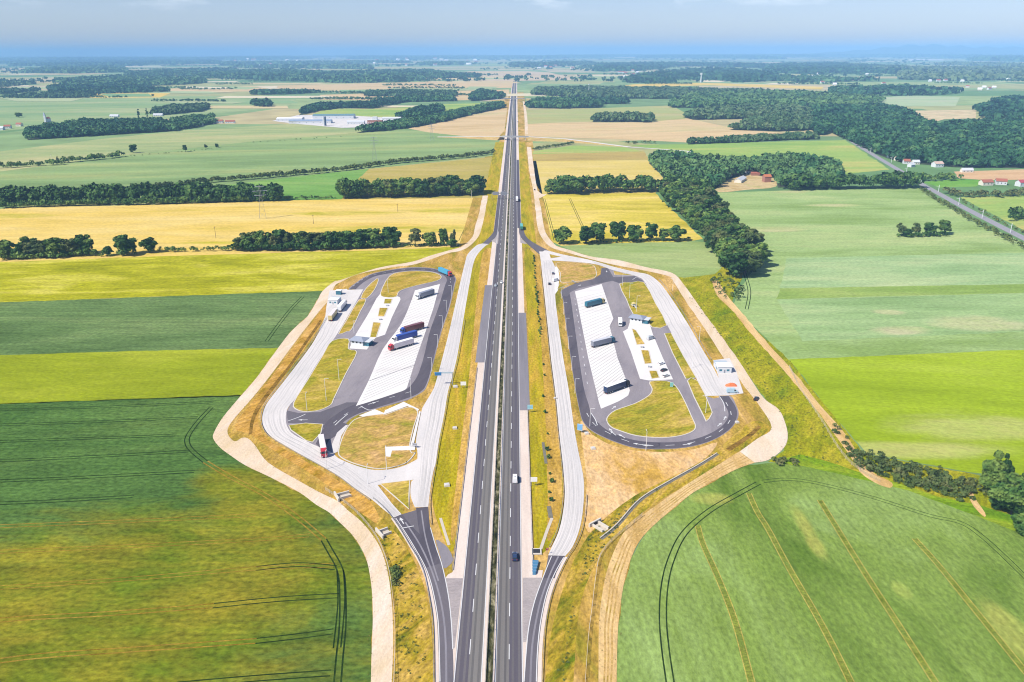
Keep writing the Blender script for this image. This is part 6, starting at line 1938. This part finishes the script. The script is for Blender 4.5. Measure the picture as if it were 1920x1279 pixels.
sign(1001, 912, 2.6, 2.0, 2.0, P_white, "white rectangular sign beside the right hard shoulder level with the white van", 0, 2)
sign(994, 774, 2.6, 2.2, 1.8, paint("pale_sign_blue", (0.25, 0.5, 0.6)), "pale blue sign at the lower end of the grey right lay-by", 0, 2)
sign(1087, 812, 2.4, 3.2, 1.2, paint("sky_sign", (0.15, 0.36, 0.62)), "tall light blue sign on two posts at the lower left of the right loop", R(-20), 2)
sign(869, 728, 2.8, 2.0, 1.5, P_white, "white sign standing in the left ditch beside the portal pole", 0, 2)
sign(1259, 727, 1.6, 2.4, .4, paint("mint_sign", (0.2, 0.5, 0.5)), "blue-green information board at the corner of the right round island", 0)
sign(778, 840, 2.2, 1.4, .9, P_grey, "grey double sign at the end of the left concrete footpath", R(-20), 2)
sign(1026, 1040, .9, .9, 1.6, P_red, "small round-looking red sign beside the right ramp's dark patch", R(20))
# box with dark lid in the right wedge
x_, y_ = G(1006, 1036)
cb = empty("cable_pit", (x_, y_, .1), 0, "concrete pit with black opening in the right grass wedge", "pit")
MB().box(-1.7, 1.7, -1.6, 1.6, 0, .5).build("rim", M_kerb, cb)
MB().box(-1.2, 1.2, -1.1, 1.1, .505, .53).build("cover", M_chas, cb)
# crash cushion
x_, y_ = G(1003, 1066)
cc = empty("crash_cushion", (x_, y_, .17), R(-6), "blue wedge-shaped crash cushion at the point of the right gore", "crash cushion")
MB().add([(-.55, -3.6, 0), (.55, -3.6, 0), (1.1, 3.2, 0), (-1.1, 3.2, 0), (-.45, -3.5, .9), (.45, -3.5, .9), (1.0, 3.1, .9), (-1.0, 3.1, .9)], [(3, 2, 1, 0), (4, 5, 6, 7), (0, 1, 5, 4), (1, 2, 6, 5), (2, 3, 7, 6), (3, 0, 4, 7)]).build("body", paint("cushion_blue", (0.06, 0.18, 0.30)), cc)
for k in range(4):
    yy = -2.4 + k * 1.5
    ww = .62 + (yy + 3.6) / 6.8 * .55
    MB().box(-ww, ww, yy - .06, yy + .06, .3, .94).build("rib", paint("rib_grey", (0.2, 0.3, 0.4)), cc)
# sign gantry over the left carriageway
gy = G(932, 374)[1]
gx = XC(gy)
ga = empty("sign_gantry", (gx, gy, 0), 0, "grey steel sign gantry spanning the left carriageway far ahead", "sign gantry")
for xx in (-19.5, -.2):
    MB().box(xx - .25, xx + .25, -.4, .4, 0, 7.4).build("post", M_steel, ga)
MB().box(-19.7, 0, -.5, .5, 6.6, 7.6).build("beam", M_steel, ga)
for (a, b) in ((-18.5, -11.5), (-9.5, -2.5)):
    MB().box(a, b, -.75, -.52, 5.2, 9.0).build("sign_panel", P_grey, ga)
# overhead portal on the left ramp
x_, y_ = G(849, 723)
po = empty("overhead_sign", (x_, y_, .1), 0, "steel pole with long arm and small blue board over the left concrete ramp", "overhead sign")
MB().cyl((0, 0, 0), (0, 0, 7.4), .22, .16, 8).build("pole", M_steel, po)
MB().box(-9.2, 0, -.12, .12, 6.7, 7.0).box(-9.2, 0, -.12, .12, 7.2, 7.4).build("arm", plain("pale_blue_steel", (0.35, 0.5, 0.58, 1), 0.5, 0.3), po)
MB().box(-9.0, -5.6, -.3, -.14, 5.6, 7.3).build("sign_board", M_blue, po)
# manholes, drains, culverts
for (px, py, s, lab) in ((854, 1052 - 700 + 374, 1.1, "square concrete manhole at the foot of the portal pole"), (853, 804, 1.0, "white concrete manhole in the left ditch below the portal"), (838, 911, 1.1, "white concrete manhole in the left ditch beside the ramp bend"), (1041, 748, .7, "small post-like concrete marker beside the right ramp"), (1100, 814, .9, "pale concrete manhole just below the light blue sign"), (1112, 842, 1.0, "pale round-looking manhole in the sandy bank"), (1382, 793, .8, "concrete manhole at the right loop's outer kerb")):
    x, y = G(px, py)
    r = empty("manhole", (x, y, .1), R(10), lab, "manhole")
    MB().box(-s, s, -s, s, 0, .7, .08, .08).build("body", M_kerb, r)
    MB().cyl((0, 0, .7), (0, 0, .78), s * .6, s * .6, 10).build("lid", P_lgrey, r)


M_drain = plain("pale_drain_concrete", pc(226, 214, 196), 0.85, noise=0.12)


def culvert(px, py, rot, L, label):
    x, y = G(px, py)
    r = empty("culvert", (x, y, .1), R(rot), label, "culvert")
    for s in (-1, 1):
        MB().box(-L / 2, L / 2, s * 1.5 - .25, s * 1.5 + .25, 0, 1.0).build("side_wall", M_kerb, r)
    MB().box(-L / 2, L / 2, -1.24, 1.24, 0, .06).build("channel_bed", M_drain, r)
    MB().box(-L / 2 - .6, -L / 2 - .02, -3.0, 3.0, 0, 1.5).build("headwall", M_kerb, r)
    MB().box(-L / 2 + .0, -L / 2 + .05, -.9, .9, .07, 1.1).build("pipe_mouth", M_chas, r)


culvert(645, 931, 28, 5, "concrete culvert outlet on the bank left of the left ramp")
culvert(722, 1000, 35, 3.6, "smaller concrete culvert outlet beside the left gravel road")
culvert(1126, 990, -50, 5, "concrete culvert outlet in the weedy right bank")
# long concrete drains
M_ddark = plain("dark_drain_bed", (0.15, 0.14, 0.11, 1), 0.9, noise=0.3)
DR = line_px([(1128, 1012), (1160, 985), (1203, 938), (1260, 903), (1310, 875), (1347, 852)], 6)
dr = strip("drainage_channel", DR, 0.9, 0.15, M_ddark)
strip("wall", DR, 0.4, 0.55, M_drain, parent=dr, off=0.7, skirt=0.0)
dr2 = strip("drainage_channel", line_px([(826, 972), (833, 995), (842, 1023)], 5), 1.0, 0.2, M_drain, skirt=0.05)
dr3 = strip("drainage_channel", line_px([(1035, 972), (1026, 995), (1014, 1030)], 5), 1.1, 0.2, M_drain, skirt=0.05)
strip("drainage_channel", line_px([(1029, 950), (1033, 972)], 3), 1.6, 0.21, M_ddark)
strip("drainage_channel", line_px([(1018, 830), (1024, 870)], 3), 1.2, 0.21, M_ddark)
M_ditch = soil("ditch_soil", (pc(120, 96, 30), pc(150, 116, 48), pc(180, 140, 70)), 6, 2, 0.8, 0, 1.5, 0.3, 0.3)
road("ditch", [(600, 600), (573, 639), (543, 683), (513, 720), (483, 760), (470, 790), (467, 815)], [(604, 603), (577, 642), (547, 686), (517, 725), (488, 766), (476, 792), (473, 814)], 0.125, M_ditch, rough=0.4)
road("ditch", [(1422, 798), (1398, 818), (1360, 842)], [(1428, 802), (1403, 824), (1368, 847)], 0.135, M_ditch, rough=0.4)

# rails along the ramps and fences along the gravel roads
guard_rail("guard_rail", line_px([(700, 936), (722, 956), (742, 982), (756, 1004), (769, 1026), (782, 1047), (793, 1072), (801, 1106), (809, 1153), (812, 1200), (813, 1290)]), "curved steel rail along the outer edge of the lower left ramp", 0.1)
guard_rail("guard_rail", line_px([(1100, 930), (1097, 968), (1090, 1000), (1077, 1029), (1066, 1045), (1050, 1076), (1035, 1115), (1024, 1166), (1019, 1220), (1016, 1290)]), "curved steel rail along the outer edge of the lower right ramp", 0.1)
guard_rail("guard_rail", line_px([(872, 600), (860, 668), (850, 708), (842, 737), (835, 778), (825, 828), (818, 870), (810, 915), (806, 945), (809, 985)]), "steel rail on the motorway side of the left concrete ramp", 0.1)
guard_rail("guard_rail", line_px([(1013, 500), (1016, 528), (1023, 594), (1031, 673), (1040, 744), (1046, 811), (1053, 874), (1056, 923), (1052, 965), (1044, 998), (1030, 1028)]), "steel rail on the motorway side of the right concrete ramp", 0.1)
guard_rail("guard_rail", line_px([(612, 597), (591, 632), (573, 660), (533, 712), (503, 750), (493, 768), (489, 787), (493, 804), (505, 820), (528, 835), (561, 854), (596, 873), (633, 895), (665, 919), (694, 940)]), "steel rail round the outer bend of the left concrete road", 0.1)
guard_rail("guard_rail", line_px([(1236, 525), (1250, 542), (1270, 571), (1296, 612), (1318, 651), (1334, 676)]), "steel rail along the outer edge of the right concrete road", 0.1)


def fence(pts, label):
    C = line_px(pts, 6)
    r = empty("wire_fence", (C[0][0], C[0][1], 0), 0, label, "fence", "wire fences along the gravel roads")
    wv = MB()
    A, B = offset(C, .03), offset(C, -.03)
    for zz in (.5, 1.0, 1.5):
        for i in range(len(C) - 1):
            q = [A[i], A[i + 1], B[i + 1], B[i]]
            wv.add([(x - C[0][0], y - C[0][1], zz) for x, y in q] + [(x - C[0][0], y - C[0][1], zz + .06) for x, y in q], [(3, 2, 1, 0), (4, 5, 6, 7), (0, 1, 5, 4), (2, 3, 7, 6)])
    wv.build("wire", M_drain, r)
    s, k = 0.0, 0
    for i in range(len(C) - 1):
        a, b = C[i], C[i + 1]
        L = math.hypot(b[0] - a[0], b[1] - a[1])
        while s < L and k < 95:
            t = s / L
            x, y = a[0] + (b[0] - a[0]) * t - C[0][0], a[1] + (b[1] - a[1]) * t - C[0][1]
            if k == 0:
                pm = MB().box(-.06, .06, -.06, .06, 0, 1.7).mesh("post")
                pm.materials.append(M_drain)
            o = obj_me("post", pm, r)
            o.location = (x, y, 0)
            k += 1
            s += 5.0
        s -= L


fence([(1096, 1300), (1103, 1200), (1110, 1142), (1117, 1085), (1124, 1048), (1142, 1022), (1168, 998), (1205, 968)], "pale wire fence following the tan track at the lower right")
fence([(738, 1300), (741, 1200), (738, 1140), (731, 1080), (720, 1040), (700, 1000), (660, 955), (610, 920)], "pale wire fence following the white gravel road at the lower left")
fence([(1480, 690), (1500, 730), (1540, 790), (1570, 840), (1600, 875), (1650, 905)], "pale wire fence beside the sandy ditch above the green crop")


def pylon(px, py, h, label):
    x, y = G(px, py)
    r = empty("power_pylon", (x, y, 0), R(20), label, "pylon")
    mb = MB()
    b, t = 3.4, .7

    def pt(s, q, z):
        k = b + (t - b) * min(1, z / (h * .8))
        return (s * k, q * k, z)
    lv_ = [0, h * .22, h * .4, h * .56, h * .7, h * .82, h]
    for s in (-1, 1):
        for q in (-1, 1):
            for a, c in zip(lv_, lv_[1:]):
                mb.cyl(pt(s, q, a), pt(s, q, c), .09, .08, 4)
    for a, c in zip(lv_, lv_[1:]):
        for (s, q, s2, q2) in ((-1, -1, 1, -1), (-1, 1, 1, 1), (-1, -1, -1, 1), (1, -1, 1, 1)):
            mb.cyl(pt(s, q, a), pt(s2, q2, c), .05, .05, 4)
            mb.cyl(pt(s2, q2, a), pt(s, q, c), .05, .05, 4)
    mb.build("lattice", M_steel, r)
    for z, w in ((h * .7, 6), (h * .83, 7.5), (h * .96, 4.5)):
        MB().box(-w, w, -.3, .3, z, z + .4, 0, .2).build("crossarm", M_steel, r)
    return r


pylon(493, 410, 34, "tall lattice pylon standing in the left golden field")
pylon(703, 303, 38, "lattice pylon in the striped green field in the middle distance")
pylon(810, 264, 32, "lattice pylon at the edge of the tan field near the bridge")
for (px, py, h, lab) in ((405, 447, 11, "wooden pole in the golden field above the middle hedge row"), (588, 420, 9, "wooden pole right of the tall pylon in the golden field"), (746, 398, 9, "twin-looking wooden pole in the patchy golden field"), (884, 371, 9, "pale pole at the foot of the tree block nearest the motorway"), (97, 300, 9, "thin pole in the far left field")):
    x, y = G(px, py)
    r = empty("utility_pole", (x, y, 0), R(12), lab, "pole")
    MB().cyl((0, 0, 0), (0, 0, h), .18, .13, 7).build("post", M_bark if py > 372 else M_lamp, r)
    MB().box(-1.1, 1.1, -.08, .08, h - .6, h - .42).build("crossarm", M_bark, r)


def picnic(px, py, rot, label):
    x, y = G(px, py)
    r = empty("picnic_table", (x, y, .29), R(rot), label, "picnic table", "picnic tables on the plazas")
    MB().box(-.9, .9, -.4, .4, .70, .76).build("table_top", M_roofl, r)
    for s in (-1, 1):
        MB().box(-.9, .9, s * .75 - .15, s * .75 + .15, .42, .47).build("seat", M_roofl, r)
        MB().box(s * .7 - .05, s * .7 + .05, -.85, .85, 0, .69, 0, .3).build("leg", P_grey, r)


for (px, py, rot, lab) in ((713, 600, 20, "picnic table between the middle and lower grass squares of the left plaza"), (726, 574, 20, "picnic table between the upper two grass squares of the left plaza"), (1204, 652, -25, "picnic table between the upper grass squares of the right plaza"), (1218, 689, -25, "picnic table between the lower grass squares of the right plaza"), (1074, 529, 10, "picnic table at the tip of the right plaza's upper island"), (1078, 531, 10, "second picnic table beside the tip of the upper island")):
    picnic(px, py, rot, lab)


def play_frame():
    x, y = G(1188, 576)
    r = empty("playground_frame", (x, y, .29), R(20), "small yellow and white playground climbing frame above the right wash-house", "climbing frame")
    for sx in (-1.4, 1.4):
        for sy in (-1, 1):
            MB().box(sx - .08, sx + .08, sy - .08, sy + .08, 0, 2.6).build("post", P_yel, r)
    MB().box(-1.5, 1.5, -1.1, 1.1, 1.2, 1.3).build("platform", P_white, r)
    MB().add([(-1.6, -1.2, 2.5), (1.6, -1.2, 2.5), (1.6, 1.2, 2.5), (-1.6, 1.2, 2.5), (0, 0, 3.4)], [(3, 2, 1, 0), (0, 1, 4), (1, 2, 4), (2, 3, 4), (3, 0, 4)]).build("roof", P_yel, r)
    MB().add([(-.4, -1.1, 1.25), (.4, -1.1, 1.25), (.4, -3.6, .15), (-.4, -3.6, .15), (-.4, -1.1, 1.17), (.4, -1.1, 1.17), (.4, -3.6, .07), (-.4, -3.6, .07)], [(0, 1, 2, 3), (7, 6, 5, 4), (0, 3, 7, 4), (1, 5, 6, 2)]).build("slide", P_silver, r)


play_frame()

# ------------------------------------------------------------------ distant hills and the air between
def hills():
    """a far blue range on the right, about twenty kilometres off"""
    V, F = [], []
    n, m = 110, 9
    rnd = random.Random(4)
    for j in range(m):
        y = 23500 + j * 900
        for i in range(n):
            px = 1380 + i * 760 / (n - 1)
            x = (px - 960) / FPX * (y * CT + CAM_H * ST)
            prof = 0.0
            for (c, w, a) in ((1715, 75, 225), (1640, 110, 130), (1850, 120, 190), (1780, 45, 60), (1960, 140, 170), (1560, 90, 60)):
                prof += a * math.exp(-((px - c) / w) ** 2)
            prof *= 0.83 * math.sin(math.pi * j / (m - 1)) * (1 + 0.12 * math.sin(i * 0.9 + j))
            V.append((x, y, prof + (rnd.uniform(-5, 5) if 0 < j < m - 1 and prof > 30 else 0) - .5))
    for j in range(m - 1):
        for i in range(n - 1):
            a = j * n + i
            F.append((a, a + 1, a + n + 1, a + n))
    me = bpy.data.meshes.new("hills")
    me.from_pydata(V, [], F)
    for p in me.polygons:
        p.use_smooth = True
    o = link("hills", me, plain("hill_forest", (0.06, 0.10, 0.06, 1), 0.95, noise=0.2, scale=0.001))
    o["kind"] = "structure"


hills()
hz = MB().box(-44500, 44500, -950, 45500, -1, 320)
hm = bpy.data.materials.new("air")
hm.use_nodes = True
hn, hl = hm.node_tree.nodes, hm.node_tree.links
hn.remove(hn["Principled BSDF"])
pv = hn.new("ShaderNodeVolumePrincipled")
pv.inputs["Color"].default_value = (0.31, 0.57, 0.94, 1)
pv.inputs["Density"].default_value = 0.000085
pv.inputs["Anisotropy"].default_value = -0.25
hl.new(pv.outputs[0], hn["Material Output"].inputs["Volume"])
ho = hz.build("haze", hm)
tag(ho, "blue summer haze that fades the far woods and fields", "haze", None, "stuff")
